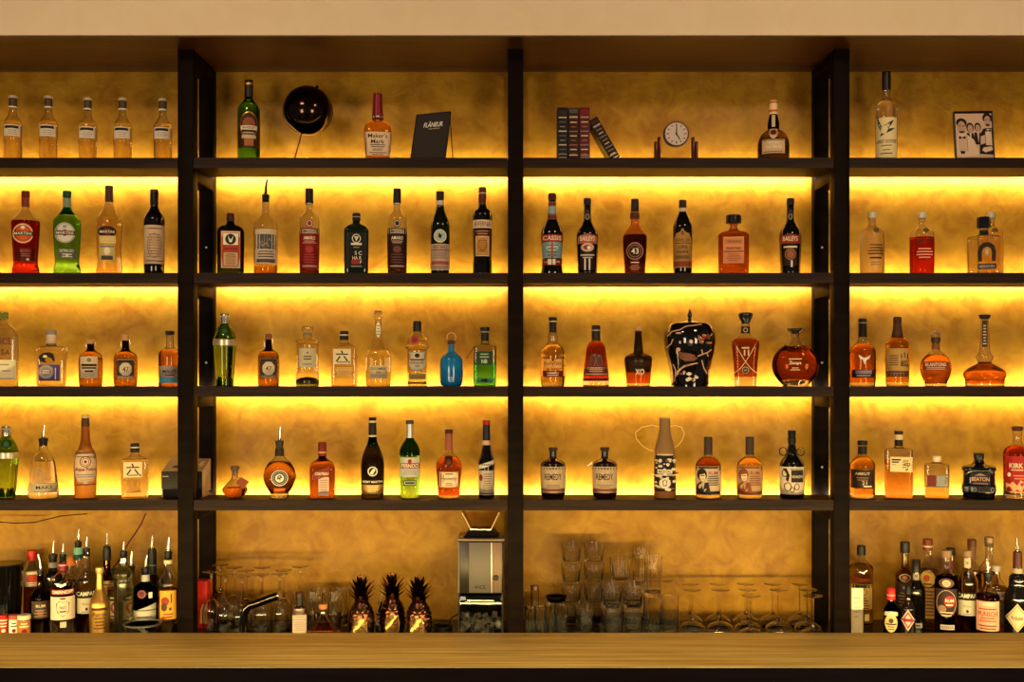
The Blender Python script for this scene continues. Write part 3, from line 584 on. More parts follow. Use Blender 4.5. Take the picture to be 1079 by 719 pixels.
# --- third shelf down, far left bay
KANJI = M('201a1a', .6)
b = bottle('clear tall gin bottle with brown lettering, cut by the left edge of the picture', 3.8, 3, name='gin_bottle')
b.body([(334, 3.6), (338, 4), (341, 5), (344, 8.5), (348, 12.4), (353, 14.2), (358, 14.5), (407.4, 14.2)], CLEAR, G('f8f2cc'), 380, None, (.8, 5))
b.cap([(329, 4), (330, 4.6), (337, 4.6), (337.6, 4)], G('b8d890', .1), 'stopper'); b.cap([(332, 4.7), (334, 4.7)], M('5a7a3c', .4), 'stopper_band')
b.lab(352, 377, 9.5, None, [T('NCE', 360, 7, BROWN2, 15), T('EA', 371.5, 6, BROWN2, 8, 2)], name='printing'); b.lab(379.5, 400, 11.5, M('e6d8a8', .55), [L_(383, 386, 7, 1, GREY), E_(391, 5, .6, GREY, 2), R(399, 10.5, .4, SLATE)], name='lower_label')
b = bottle('clear square-shouldered gin bottle with purple label and cork stopper', 54, 3, name='gin_bottle')
b.body([(354, 4.2), (362, 4.6), (364, 5.4), (365.5, 12), (366.5, 16.2), (369.5, 16.6), (373, 15.8), (383, 14.6), (403, 14.4), (407.4, 13.8)], CLEAR, G('faf2c8'), 366.5, None, (.75, 7))
b.cap([(348, 5), (348.6, 5.4), (352.6, 5.4), (352.8, 5)], M('8c8078', .5), 'stopper'); b.cap([(352.8, 5), (362, 5.2)], M('d2b8a0', .5), 'neck_label')
b.lab(371, 382.5, 9.4, None, [P_([(-7, 381), (-8, 376), (-4, 372.4), (2, 371.6), (6, 373), (7.5, 379), (6.6, 382), (4, 378), (0, 376), (-2, 380), (0, 383)], KANJI), E_(376, 2, 1.4, M('e6d498', .55), -2)], dx=-4, name='tree_print')
b.lab(384.4, 401.4, 10.2, M('4c3c7c', .5), [E_(392, 7.4, 7.4, M('8e8280', .5), -3), O_(392, 6, 6, .5, M('c8bca8', .5), -3), L_(390, 394.5, 4.6, 3, CREAM, -3), R(401, 10, .4, INK), R(394, .5, 6, CREAM, 6)], dx=-2, name='label')
for cx, st, lab in ((95.5, 0, 'small brown apothecary gin bottle with a plain beige label and wired cork'), (132.3, 1, 'small brown apothecary gin bottle with octagonal label, on the shelf by the left post')):
    b = bottle(lab, cx, 3, name='gin_bottle')
    b.body([(358 - 2 * st, 3), (362 - 2 * st, 3.4), (368 - st, 3.8), (370.5, 6), (373, 9.8), (377, 11.6), (403, 11.7), (407.4, 11.2)], G('6e3a1a'), G('a8601e'), 371)
    b.cap([(358 - 5.5 * st, 3), (358.4 - 5.5 * st, 3.6), (363 - 4 * st, 3.4)], CORK, 'cork')
    mb = MB()
    for sgn in (-1, 1): mb.tube([(sgn * 3.8 / b.s, 0, b.z(366)), (sgn * 4.8 / b.s, 0, b.z(362.5)), (sgn * 3.4 / b.s, 0, b.z(359 - 4 * st)), (0, 0, b.z(357.6 - 5 * st))], .0008, 6)
    mb.build('wire_bail', STEEL, b.root)
    if st == 0: b.lab(376, 398.6, 8.4, M('c8b090', .6), [E_(379.6, 2.2, 2.2, M('7a6a5a', .5)), R(385, 7.4, 1.2, INK), R(388, 7, .8, INK), R(391.4, 4, .9, INK), L_(393.5, 397.5, 6, 2, GREY)], dx=-1.6)
    else: b.lab(378.6, 399, 8.4, M('3e3028', .6), [R(388.8, 8, 9.8, M('b8a488', .6)), ('U', 0, 389.4, 7, 8, M('4a3c34', .6)), ('U', 0, 389.4, 6, 7, M('c4b294', .6)), T('47', 389.6, 5.4, INK, 6), R(380.6, 7.4, 1, INK)])
b = bottle('small bottle of orange spirit with a blue base band, half behind the left post', 179, 3, name='gin_bottle')
b.body([(352, 3.4), (362, 3.8), (366, 4.4), (368.6, 8), (372, 11), (376, 11.6), (407.4, 11.3)], CLEAR, G('e88c58'), 369)
b.cap([(348.8, 4.2), (349.4, 4.7), (352.6, 4.6), (353.4, 3.4)], M('2a1a14', .5), 'stopper')
b.lab(386, 397, 10.4, M('8a7e78', .55), [T('MALFY', 391.5, 3.4, INK, 14), L_(394.5, 396.5, 7, 1, INK)]); b.lab(397.4, 403.6, 10.6, M('4a90a8', .5), [], name='base_band')

# --- third shelf down, second bay
def fluted_gin(lab, cx, row, top):
    b = bottle(lab, cx, row, name='gin_bottle'); q = {3: 0, 4: 118.4}[row]
    b.body([(337 + q, 4), (341 + q, 4.4), (344.5 + q, 6.4), (350 + q, 9.4), (357 + q, 11.6), (365 + q, 11.6), (385 + q, 10.4), (400 + q, 9.2), (407.4 + q, 9)], G('a4cc68'), G('a8d254'), 357 + q, flutes=1)
    b.cap([(331 + q, 4.4), (331.8 + q, 4.9), (341 + q, 4.9)], M('b8b4a4', .25, .9)); b.cap([(333 + q, 5), (334.4 + q, 5)], GREY, 'cap_ring')
    b.lab(345 + q, 353 + q, 5, M('14301a', .5), [E_(349 + q, 2.6, 2.6, M('2a5a30', .5))], 'ellipse', name='seal')
    b.cap([(358 + q, 11.9), (358.4 + q, 12.2), (364 + q, 12.2), (364.4 + q, 11.9)], M('c8bca0', .3, .7), 'silver_band')
    mb = MB(); zc = 0
    for k in range(9):                                                  # cut facets of the thick green foot
        a = 2 * PI * k / 9; R0 = 8.4 / b.s
        mb.add([(R0 * math.cos(a - .3), R0 * math.sin(a - .3), .004), (R0 * math.cos(a + .3), R0 * math.sin(a + .3), .004), (R0 * .5 * math.cos(a), R0 * .5 * math.sin(a), .042), (R0 * .2 * math.cos(a), R0 * .2 * math.sin(a), .004)], [(0, 1, 2), (1, 3, 2), (3, 0, 2), (0, 3, 1)])
    mb.build('cut_glass_foot', M('14501e', .15, 0, .5), b.root, False)
    return b
fluted_gin('tall fluted green gin bottle with silver cap and band, right of the left post', 236.8, 3, 331)
b = bottle('small brown apothecary gin bottle with octagonal label, beside the tall fluted green bottle', 283, 3, name='gin_bottle')
b.body([(357, 3), (362, 3.4), (367, 3.8), (369.5, 6), (372, 9.4), (376, 10.9), (403, 11), (407.4, 10.6)], G('6e3a1a'), G('a8601e'), 371)
b.cap([(352, 3), (352.4, 3.5), (358, 3.3)], M('7a4a2a', .7), 'cork')
mb = MB()
for sgn in (-1, 1): mb.tube([(sgn * 3.6 / b.s, 0, b.z(366)), (sgn * 4.6 / b.s, 0, b.z(360)), (sgn * 3.2 / b.s, 0, b.z(355)), (0, 0, b.z(351.6))], .0008, 6)
mb.build('wire_bail', STEEL, b.root)
b.lab(377.6, 398.6, 8.6, M('3e3028', .6), [R(388.2, 8.2, 10, M('9c8a72', .6)), ('U', 0, 388.6, 7.2, 8.2, M('4a3c34', .6)), ('U', 0, 388.6, 6.2, 7.2, M('c4b294', .6)), T('47', 388.8, 5.4, INK, 6), R(379.6, 7.6, 1, INK)])
b = bottle('clear gin bottle with a flared skirt shoulder and a small grey square label', 324, 3, name='gin_bottle')
b.body([(350, 4.2), (353, 4.6), (356, 7.6), (358.6, 11.4), (360.6, 12.6), (361.6, 11.8), (364, 11.4), (392, 11.4), (398, 12), (404, 12.2), (407.4, 11.6)], CLEAR, G('f6e89c'), 360)
b.cap([(344, 5), (345, 6), (348, 6), (351, 4.6)], G('f0ecc0'), 'glass_stopper', 16); b.cap([(351, 4.9), (352.6, 5)], SLATE, 'neck_ring')
b.lab(367.4, 387, 8.6, M('b8aa88', .6), [E_(372, .8, 1, INK), L_(374.6, 380, 5, 2, INK), R(384, 4.6, .7, SLATE)])
MB().lathe([(.003, 10.4 / b.s), (.02, 9.4 / b.s), (.032, 6 / b.s), (.037, 1 / b.s)], 20).build('domed_glass_punt', G('8aa05c'), b.root)
def roku(lab, cx, row, gold):
    b = bottle(lab, cx, row, name='gin_bottle'); q = {3: 0, 4: 118.2}[row]; b.N = 36
    b.body([(356 + q, 4), (360 + q, 4.4), (362 + q, 5.4), (365 + q, 11.6), (367 + q, 13.6), (369 + q, 13.9), (405 + q, 13.6), (407.4 + q, 13.2)], CLEAR, G('f8eebc'), 366 + q, None, (.8, 7))
    b.cap([(349 + q, 4), (349.6 + q, 4.6), (358.4 + q, 4.7)], M('1c1816', .4), 'stopper'); b.cap([(352.6 + q, 4.8), (354 + q, 4.8)], BEIGE, 'stopper_band')
    b.lab(368 + q, 384 + q, 9.2, M('d2bf94', .6), [T('六', 375.6 + q, 12, KANJI, 13), R(381.8 + q, 5, .7, SLATE), R(382 + q, .8, .9, KANJI, 7.4)], dx=-2.2)
    if gold: b.lab(385 + q, 401 + q, 8.6, None, [L_(386 + q, 400 + q, 7.6, 8, M('8a5c24', .5)), P_([(-6, 400 + q), (-2, 387 + q), (1, 396 + q), (4, 388 + q), (7, 400 + q)], M('a87830', .5))], dx=-1, name='etched_pattern')
    else: b.lab(386 + q, 398 + q, 10.4, None, [L_(387 + q, 397 + q, 9, 5, M('c8b478', .5))], name='etched_pattern')
roku('clear hexagonal gin bottle with bold kanji label on the third shelf down', 362.6, 3, False)
b = bottle('clear tall-necked flared gin bottle with a glass ball stopper', 398.6, 3, name='gin_bottle')
b.body([(337, 3.2), (345, 3.4), (352, 4), (358, 5.6), (364, 8.6), (370, 11.6), (375, 13), (380, 13.3), (402, 13), (407.4, 12.4)], CLEAR, G('f8ec9c'), 369.5)
b.cap([(327.6, 1), (328, 3.6), (331, 4.6), (334.6, 4.6), (337.4, 3.2), (338, 3)], G('f4ecd0'), 'ball_stopper', 20, 3); b.cap([(326.8, 3.4), (328.6, 3.8), (329.2, 2)], CORK, 'cork_top')
b.lab(340, 356, 2.4, M('e2d8b8', .5), [L_(342, 354, 1.8, 4, SLATE)], 'ellipse', name='neck_tag')
b.lab(385.4, 399, 9.2, M('bcaa84', .6), [T('CUCUMBER', 388.8, 2.6, INK, 16), T('GIN', 392.6, 2.6, INK, 5), L_(394.4, 398, 7, 2, SLATE)])
b = bottle('clear ledge-shouldered gin bottle with red wax seal and grey label', 439.6, 3, name='gin_bottle')
b.body([(344, 3.8), (350, 4), (352, 6), (355, 9), (359, 10.6), (363.4, 11.2), (364.6, 12.4), (367, 12.4), (368, 10.8), (371, 10.4), (402, 9.8), (405, 10.4), (407.4, 10.4)], CLEAR, G('f2e486'), 356)
b.cap([(338.4, 3.8), (339, 4.3), (348, 4.5), (349.4, 4.2)], M('1e1a16', .35)); b.lab(354.4, 363.2, 4.4, M('8a1820', .4), [O_(358.8, 3.6, 3.6, .5, M('c86860', .5))], 'ellipse', dx=-2.4, name='wax_seal')
b.lab(371.6, 392, 8.4, M('b4aa94', .6), [E_(375, 2.6, 2.2, INK), R(379.4, 7, .8, DKRED), T('LONDON DRY', 382.6, 2.4, INK, 14), T('GIN', 386, 2.4, INK, 4.6), L_(388.4, 391.6, 6, 2, SLATE), R(376, .5, 3, SLATE, -7.6), R(376, .5, 3, SLATE, 7.6)], 'shield')
b.lab(394, 400, 8.6, M('a88c40', .5), [L_(395, 399, 7, 2, BROWN2)], name='gold_band')
b = bottle('bright blue bottle with a copper ring on its stopper', 475.6, 3, name='gin_bottle')
b.body([(361, 3.2), (368, 3.4), (371, 4.4), (374, 8), (378, 11.2), (383, 12), (401, 12), (405, 11), (407.4, 9.6)], PG('2c8cc8'), PG('1a86d2'), 374, solid=True)
b.cap([(359, 3.8), (360, 4.4), (363, 4.4), (363.4, 3.2)], M('4a2a22', .4), 'stopper')
mb = MB(); mb.tube([(4.6 / b.s * math.cos(a), 0, b.z(355.6) + 4.8 / b.s * math.sin(a)) for a in [2 * PI * k / 24 for k in range(24)]], .0022, 8, 0, True); mb.build('stopper_ring', M('c8946a', .35, .6), b.root)
b.lab(396, 404, 5, None, [L_(397, 403, 4, 3, M('a8dcf0', .5))], name='printing')
b = bottle('flat-shouldered bottle of green gin with a black cap and a strap tag', 511, 3, name='gin_bottle')
b.body([(354, 4), (359, 4.2), (362.4, 4.8), (364, 9), (365.2, 11.6), (368, 12), (403, 12), (407.4, 11.6)], G('e8ecc0'), G('4cae54'), 383.5, None, (.75, 7))
b.cap([(345, 4.8), (345.6, 5.2), (348.4, 5), (349, 4.3), (359.6, 4.4)], M('16140f', .35)); b.cap([(349.4, 4.6), (350.6, 4.6)], GREY, 'cap_ring')
b.lab(370.6, 384.6, 8.6, M('1c3a24', .5), [L_(372, 378, 6, 2, M('98a888', .5)), T('NB', 381, 4, M('c8d0b0', .5), 6)], dx=-.6)
b.lab(398, 404, 9, M('3c8c44', .5), [E_(401, 1.6, 1.7, INK, -2.6), E_(401, 2.1, 2.2, INK, .8), R(401.4, 3, .4, INK, -6), R(401.4, 2.6, .4, INK, 5)], name='base_label')
mb = MB().prism([(-11.4 / b.s, b.z(364.4)), (-11.2 / b.s, b.z(366)), (-19.2 / b.s, b.z(379.4)), (-19.8 / b.s, b.z(378))], -.012, -.010); mb.build('strap_tag', M('5a3418', .6), b.root, False)

# --- third shelf down, third bay
b = bottle('netted bourbon bottle with dark cap and red label band', 582.6, 3, name='whiskey_bottle')
b.body([(345, 3.6), (352, 4), (354, 5.2), (360, 5), (363, 7), (367, 11), (372, 12.8), (378, 13), (403, 12.8), (407.4, 12)], CLEAR, G('e8b060'), 363, 403)
b.cap([(334.4, 4), (335, 4.5), (340, 4.3), (341, 3.8), (350.6, 4)], M('20150f', .4)); b.cap([(338.4, 4.5), (339.6, 4.5)], BEIGE, 'cap_ring')
b.lab(378.8, 388, 9.4, M('d49848', .5), [T('PLANTERS', 383.4, 3.4, BROWN2, 18), E_(379.6, 1.4, 1.6, BROWN2)]); b.lab(391, 397.4, 10.6, M('7a2418', .5), [L_(392, 396.6, 9, 2, CREAM)], name='red_band')
mb = MB()
for sgn in (-1, 1):
    for off in (-1, 0, 1):
        pts = []
        for q in range(11):
            py = 364 + q * 4.2; u = sgn * ((off * 13) + (q - 5) * 2.4)
            if abs(u) < 12.2: pts.append(b.front(u / b.s, b.z(py), .0008))
        if len(pts) > 2: mb.tube(pts, .0008, 5)
mb.build('string_net', M('4a2a14', .7), b.root)
b = bottle('conical bottle of deep red rum with a thick clear base', 628, 3, name='rum_bottle')
b.body([(348, 3.8), (358, 4), (360, 5.4), (362.4, 8), (366, 9.6), (376, 11), (390, 12.8), (401, 13.9), (405, 14.1), (407.4, 13.6)], CLEAR, G('98240e'), 360, 401.6)
b.cap([(343, 4.2), (343.8, 4.6), (348.4, 4.6), (359, 4.6)], M('2a1a16', .4)); b.cap([(347.6, 4.7), (349, 4.7)], GREY, 'cap_ring')
b.lab(372, 386, 7.6, M('5a2a22', .5), [P_([(-6, 386), (-5, 376), (-1, 373), (0, 380), (3, 374), (6, 378), (6.4, 386)], M('8a6258', .5))], 'arch', name='etched_picture')
b.lab(386.4, 396, 12, M('6e3028', .5), [R(388, 11.6, .5, BEIGE), L_(389, 392.4, 10, 2, M('c89888', .5)), R(394.4, 11.4, .5, BEIGE)]); b.lab(399, 401.2, 12.4, M('2a1a18', .4), [], name='base_band')
b = bottle('smoky grey rum bottle with cork, dark orange at its foot, lettered XO', 672.6, 3, name='rum_bottle')
b.body([(348, 3.4), (358, 4), (366, 4.8), (371.6, 5.4), (373.4, 9), (375.4, 13), (378, 14.6), (382, 14.6), (392, 13.4), (403, 12.6), (407.4, 12.4)], G('7a7068', .15), G('d8582a', .05), 392.6, 404)
b.cap([(344.2, 4), (344.6, 4.4), (348, 4.3), (349, 3.2)], CORK, 'cork')
b.lab(379.6, 386, 11, None, [T('Dictador', 382.8, 4.6, M('1c1614', .5), 17)], dx=1, name='name_printing'); b.lab(388, 396, 8, None, [T('XO', 392, 6, CREAM, 9)], dx=1.6, name='letter_printing')
b = bottle('faceted rum decanter with crossed cords, round seal and wide dark stopper', 785.6, 3, name='decanter', cat='decanter')
b.body([(339, 4), (344, 4.4), (352, 5), (355, 7.6), (358, 12.4), (361, 14), (366, 14), (386, 12.2), (400, 11.6), (407.4, 11.6)], CLEAR, G('b84a1c'), 357.6, 398.4, (.85, 5))
b.cap([(329.6, 6), (330.6, 7.6), (333, 7.6), (337, 6), (340, 4.4), (341.4, 3.8)], M('1c1518', .25, 0, .4), 'stopper', 12)
b.lab(344.4, 351.6, 4.6, M('20150f', .5), [O_(348, 2.2, 2.4, .6, BEIGE)], name='neck_label')
b.lab(363, 376, 8, None, [L_(365, 369, 5, 1, BEIGE), R(372, .7, 3, BEIGE, -1), R(372, .7, 3, BEIGE, 3)], name='printing')
mb = MB()
for sgn in (-1, 1):
    mb.tube([b.front(sgn * u / b.s, b.z(py), .001) for u, py in ((-12.6, 358), (-9, 366), (-4.6, 374), (0, 381.6), (5, 388), (9, 391.5), (11.4, 393))], .0011, 6)
mb.build('crossed_cords', CREAM, b.root)
b.lab(386, 394.6, 4.4, M('3a1c10', .5), [O_(390.3, 3.6, 3.6, .6, BEIGE), T('XO', 390.3, 2.4, BEIGE, 3.4)], 'ellipse', name='round_seal')
b = bottle('wide round flask decanter of red-brown rum with a flat disc stopper', 838, 3, name='decanter', cat='decanter')
b.body([(350, 4.6), (356, 5), (359, 6.6), (364, 11.6), (370, 18), (377, 22.6), (385, 24), (393, 22.6), (400, 18.4), (405, 14.2), (407.4, 13.2)], CLEAR, G('9c3210'), 365, 400.6, (.5, 2.2))
b.cap([(345.4, 7), (346.4, 8.6), (348.4, 8), (350.6, 5.4), (352, 4.4)], M('2a1c18', .25, 0, .4), 'disc_stopper')
b.lab(376, 392, 8, None, [T('Zacapa', 383, 4.4, CREAM, 12), R(378.6, 6.6, .4, CREAM), L_(387, 391, 5, 2, BEIGE)], name='printing')

# --- third shelf down, far right bay
b = bottle('whisky bottle with a silver stag-head mark, partly hidden by the right post', 909, 3, name='whisky_bottle')
b.body([(345, 3.7), (356, 4.2), (360, 5.4), (364, 9.4), (368, 12.4), (373, 13.3), (403, 13.2), (407.4, 12.6)], CLEAR, G('cc6226'), 363, 401)
b.cap([(336, 3.8), (336.8, 4.3), (355.4, 4.5)], M('1e1512', .35), 'foil_cap'); b.cap([(340, 4.5), (341, 4.5)], GREY, 'cap_ring')
b.lab(373.5, 385, 6.6, None, [P_([(-6, 374), (-2.5, 376.5), (0, 377.5), (2.5, 376.5), (6, 374), (4.6, 378.4), (1.8, 379.4), (0, 384.6), (-1.8, 379.4), (-4.6, 378.4)], M('c8beb0', .35, .5))], dx=2, name='emblem')
b.lab(390, 398, 12, M('2e1a20', .5), [R(392.4, 8, 1.8, M('8a7880', .5)), L_(394.6, 397.4, 8, 1, BEIGE)], dx=1)
b = bottle('amber whisky bottle with a beige label bearing two brushed kanji', 945.6, 3, name='whisky_bottle')
b.body([(340, 3.6), (348, 4.6), (354.6, 6), (357, 8.6), (360, 11), (364, 12), (403, 11.8), (407.4, 11.4)], G('e0b060'), G('c87828'), 357, 400)
b.cap([(334, 3.6), (334.8, 4.2), (340.6, 4.3)], M('3a2418', .4)); b.cap([(340.6, 3.9), (348, 4.9), (355, 6.2)], M('4a2c18', .45), 'neck_foil')
b.lab(367.4, 391, 10.6, M('b08848', .6), [T('山', 375, 6.6, KANJI, 7, 7), T('崎', 383.4, 7.6, KANJI, 7.4, 7), L_(374, 386, 5.4, 5, BROWN2, -3.4)]); b.lab(391.4, 397, 10.8, M('5a3420', .5), [L_(392.4, 396, 9.6, 2, BEIGE)], name='lower_label')
b = bottle('round faceted bourbon bottle with a galloping horse stopper', 986, 3, name='bourbon_bottle')
b.body([(360, 3.6), (368, 4), (372, 7), (376, 11), (381, 14.4), (386, 15.5), (392, 15.2), (399, 13), (404, 11), (407.4, 11)], CLEAR, G('e0762c'), 374, 404)
b.cap([(355.6, 4.4), (356.4, 5), (361, 4.6), (362, 3.4)], M('4a3428', .4, .5), 'stopper')
mb = MB(); s_ = 1 / b.s; zt = b.z(355.8)                                # small cast horse and rider
mb.tube([(-4.4 * s_, 0, zt + 3.2 * s_), (-1, 0, zt + 4.6 * s_) if False else (-1 * s_, 0, zt + 4.4 * s_), (2.4 * s_, 0, zt + 4 * s_), (4.4 * s_, 0, zt + 6.4 * s_), (6 * s_, 0, zt + 6 * s_)], [.003, .006, .006, .0045, .0028], 8)
for px_, qx in ((-3.6, -6), (-2, -3), (2.4, 5), (3.2, 1.6)): mb.tube([(px_ * s_, 0, zt + 3.8 * s_), ((px_ + qx) / 2 * s_ * 1.1, 0, zt + 1.8 * s_), (qx * s_ * .8, 0, zt - .2 * s_)], [.003, .0022, .0016], 6)
mb.tube([(-4.6 * s_, 0, zt + 4.4 * s_), (-6.4 * s_, 0, zt + 4.2 * s_), (-7 * s_, 0, zt + 2.6 * s_)], [.002, .002, .001], 6)
mb.tube([(.4 * s_, 0, zt + 5 * s_), (1 * s_, 0, zt + 7.4 * s_), (2 * s_, 0, zt + 8.6 * s_)], [.003, .003, .0022], 6)
mb.build('horse_figure', M('8a7458', .35, .8), b.root)
b.cap([(362, 3.9), (368, 4.2)], M('7a4a2a', .5), 'neck_label')
b.lab(381.4, 390.4, 13, M('8a3c1c', .5), [T('BLANTONS', 384.4, 3.6, CREAM, 20), L_(387, 390, 11, 2, BEIGE)]); b.lab(394, 396, 8, None, [L_(394, 396, 7, 1, BROWN2)], name='lower_printing')
b = bottle('bell-shaped orange decanter with a very long clear neck and knob', 1037.6, 3, name='decanter', cat='decanter')
b.body([(336, 4), (342, 4.3), (360, 4.8), (371, 5.8), (373, 6.6), (375.6, 8.6), (379, 8.2), (381.6, 6.4), (383.4, 7.6), (386, 12.6), (389.6, 18), (393, 20.8), (396.6, 20.8), (400, 19.6), (407.4, 19.2)], CLEAR, G('e07024'), 382, 404)
b.cap([(331.4, 5), (332, 6.1), (335, 5.6), (336.6, 4)], M('2c1712', .4), 'stopper'); b.lab(338, 366, 2.6, M('3c2a20', .5), [L_(342, 364, 1.8, 7, BEIGE)], name='neck_strip')
b.cap([(380.8, 6.8), (382, 6.9)], M('b86a2c', .4), 'neck_ring')

# --- lowest shelf, far left bay
fluted_gin('tall fluted green gin bottle at the left edge of the lowest shelf', 6.8, 4, 449)
b = bottle('clear bell-shaped bottle with a black pourer and grey line-drawn label', 45.6, 4, name='tequila_bottle')
b.body([(466, 4), (474, 4.4), (477, 6), (480, 8.6), (486, 11), (496, 12.6), (512, 14.6), (521, 15.2), (524.4, 14.6)], CLEAR, G('f6eccc'), 486, 520)
b.pourer(448, 461.4, 470, 4.8, BLACK, 1, 1.2)
b.lab(489, 512, 11, None, [O_(500, 5.6, 7.6, .8, SLATE, -4), O_(499, 2.8, 4, .6, SLATE, -4.4), L_(502, 509, 9, 4, M('8a6a5a', .5), 1)], name='line_drawing'); b.lab(508, 518, 13, M('a89878', .5), [T('MAKE', 512.6, 3.6, INK, 16, 1), L_(515.4, 518, 11, 1, SLATE)], name='lower_label')
b = bottle('tall frosted beige bottle with a red-lettered cream label', 90, 4, name='spirit_bottle')
b.body([(438, 3.5), (450, 4), (464, 4.8), (472, 6.8), (477, 9.6), (482, 11), (488, 11.2), (524.4, 10.8)], G('d8b078', .5), G('d0a468', .5), 470)
b.cap([(437.4, 3.6), (438, 4), (440.6, 4)], M('c8a878', .4), 'crown_cap'); b.cap([(440.6, 3.8), (449.6, 4.3)], M('4a3020', .5), 'neck_foil')
b.lab(475, 511, 10.2, M('c2a486', .65), [R(478, 10, 3, M('5c3a28', .6)), L_(477, 480, 7, 1, BEIGE), E_(486, 5.4, 5.6, M('d8c0a0', .6)), O_(486, 5.4, 5.6, .9, BROWN2), O_(486, 3.6, 3.8, .7, BROWN2), E_(486, 1.5, 1.6, DKRED), T('Aqua Pulco', 494.4, 4.6, DKRED, 19.5), L_(498.6, 503, 9, 2, SLATE), L_(504, 508, 8, 2, M('a88a6c', .6)), R(510, 9.6, .6, BROWN2)], 'shield')
roku('clear hexagonal gin bottle with kanji label and gold pattern, next to the printer', 142.2, 4, True)

# --- lowest shelf, second bay
b = bottle('small squat decanter with orange liquor, ball stopper and hanging brown tag', 247.6, 4, name='decanter', cat='decanter')
b.body([(498, 3.2), (503, 3.4), (506, 5), (511, 9.6), (514.6, 12.4), (517.6, 12.8), (521, 10.6), (523.6, 7), (524.4, 6.6)], CLEAR, G('f0883c'), 514)
b.cap([(491, 3.6), (491.6, 4.7), (494, 4.7), (496, 3.4), (499, 2.9)], M('4a3a2c', .35), 'stopper')
mb = MB().prism([(1 / b.s, b.z(508)), (8.4 / b.s, b.z(514.6)), (14.4 / b.s, b.z(507)), (6 / b.s, b.z(501.4))], -.052, -.05); mb.build('hang_tag', M('7a3a20', .6), b.root, False)
MB().tube([(-2 / b.s, -.012, b.z(502)), (0, -.03, b.z(502)), (3.4 / b.s, -.05, b.z(504.4))], .001, 6).build('tag_string', BEIGE, b.root)
b = bottle('round-bellied amber bottle with steel pourer and black circular label', 294.6, 4, name='liqueur_bottle')
b.body([(474, 4), (480, 4.6), (483, 6.6), (487, 10.8), (493, 14.6), (500, 16.7), (505, 16.6), (511, 14.6), (516, 11.8), (519, 9.8), (521, 9.4), (524.4, 9.4)], CLEAR, G('a85a20'), 487, 517.6)
b.pourer(450, 464, 474, 4.3, M('3a342e', .35, .6), .6, 1.3); b.cap([(472.6, 4.4), (480.4, 5)], M('2c1a14', .5), 'neck_label')
b.lab(493.6, 511.6, 9.2, M('1c1514', .5), [O_(502.6, 8.6, 8.4, .8, CREAM), O_(502.6, 6.8, 6.8, 1.2, M('8a7f78', .5)), E_(502.6, 4.4, 4.4, CREAM), P_([(-2.6, 504.4), (-2, 500), (1, 499.4), (2.8, 502), (1, 502.4), (.6, 506), (-.6, 503)], INK)], 'ellipse')
b.lab(513.6, 519, 5.6, M('c8682c', .4), [], name='paper_seal')
b = bottle('square amber orange-liqueur bottle with red-brown cap and slanted label', 339.6, 4, name='liqueur_bottle')
b.body([(478, 3.8), (482, 4.2), (485, 7), (488, 11), (492, 13), (498, 13.2), (521, 13), (524.4, 12.4)], G('8a4020'), G('a04c20'), 486, None, (.85, 6))
b.cap([(466, 3.9), (466.8, 4.3), (479.6, 4.6), (480.4, 4.3)], M('6a2016', .4)); b.cap([(476, 4.7), (477.4, 4.7)], M('c8906a', .5), 'cap_ring')
b.lab(494, 503, 8, M('7a2a20', .5), [T('COINTREAU', 498.5, 3, CREAM, 14)], 'slant', dx=-.6, name='slanted_label'); b.lab(502, 521.4, 5.4, M('c8aa94', .6), [L_(504, 519, 4.6, 6, M('9a7460', .6))], dx=1.4, name='cream_label')
b = bottle('black-green cognac bottle with gold base panel and white roundel', 392.6, 4, name='cognac_bottle')
b.body([(441, 3.5), (458, 4), (465, 4.8), (472, 7.4), (480, 10.4), (488, 12), (494, 12.2), (524.4, 11.8)], G('1f4a20'), G('241f10'), 470)
b.cap([(439.8, 3.6), (440.6, 3.9), (446, 4), (460.6, 4.4)], M('1c1512', .4), 'capsule'); b.cap([(443.4, 4.05), (445.4, 4.1)], BEIGE, 'capsule_band'); b.cap([(458.6, 4.5), (460.4, 4.6)], BEIGE, 'neck_ring')
b.lab(490.6, 501.4, 5.6, M('1c1a14', .45), [O_(496, 5, 5, 1, CREAM), P_([(-3, 498.4), (-1, 495), (1, 493), (3, 494), (1.4, 497), (0, 499.4)], CREAM)], 'ellipse', name='roundel')
b.lab(504, 509.4, 11, None, [T('RÉMY MARTIN', 506.6, 2.8, CREAM, 20)], name='name_print'); b.lab(510, 519.4, 10.6, M('b08a4c', .4, .6), [L_(511, 518, 8, 4, M('d8b878', .4))], name='gold_panel')
b = bottle('clear-green anise bottle with red and white name band', 431.8, 4, name='anise_bottle')
b.body([(446, 3.4), (460, 3.6), (463.6, 5), (468, 8), (473, 10.2), (478, 10.8), (521, 10.4), (524.4, 10)], G('56844c'), G('8cc05c'), 480)
b.cap([(443, 3.9), (443.6, 4.3), (446.8, 4.2), (447, 3.7)], M('3a3a36', .35)); b.cap([(447, 3.6), (461.4, 4)], M('b8b4ac', .3, .6), 'neck_foil')
b.lab(481.6, 502, 9.8, M('b4aca4', .55), [E_(485.6, 2, 2.4, M('8a2028', .5)), R(490.4, 9.8, 3, M('7a2430', .5)), T('PERNOD', 490.4, 4.4, CREAM, 17), L_(494.4, 500, 7, 3, SLATE)]); b.lab(505.6, 511, 6.6, M('1c2a1a', .5), [R(508.2, 5.6, 1.8, M('a8b890', .5)), R(508.2, 4.8, 1.1, M('1c2a1a', .5))], name='small_label')
b = bottle('cognac bottle with red-brown neck foil and cream script label', 473, 4, name='cognac_bottle')
b.body([(455, 3.4), (475, 3.9), (478, 5), (482, 9), (487, 12.8), (490.4, 13.5), (496, 13.2), (512, 11.8), (522, 11.2), (524.4, 11)], CLEAR, G('b84a20'), 481, 521.4)
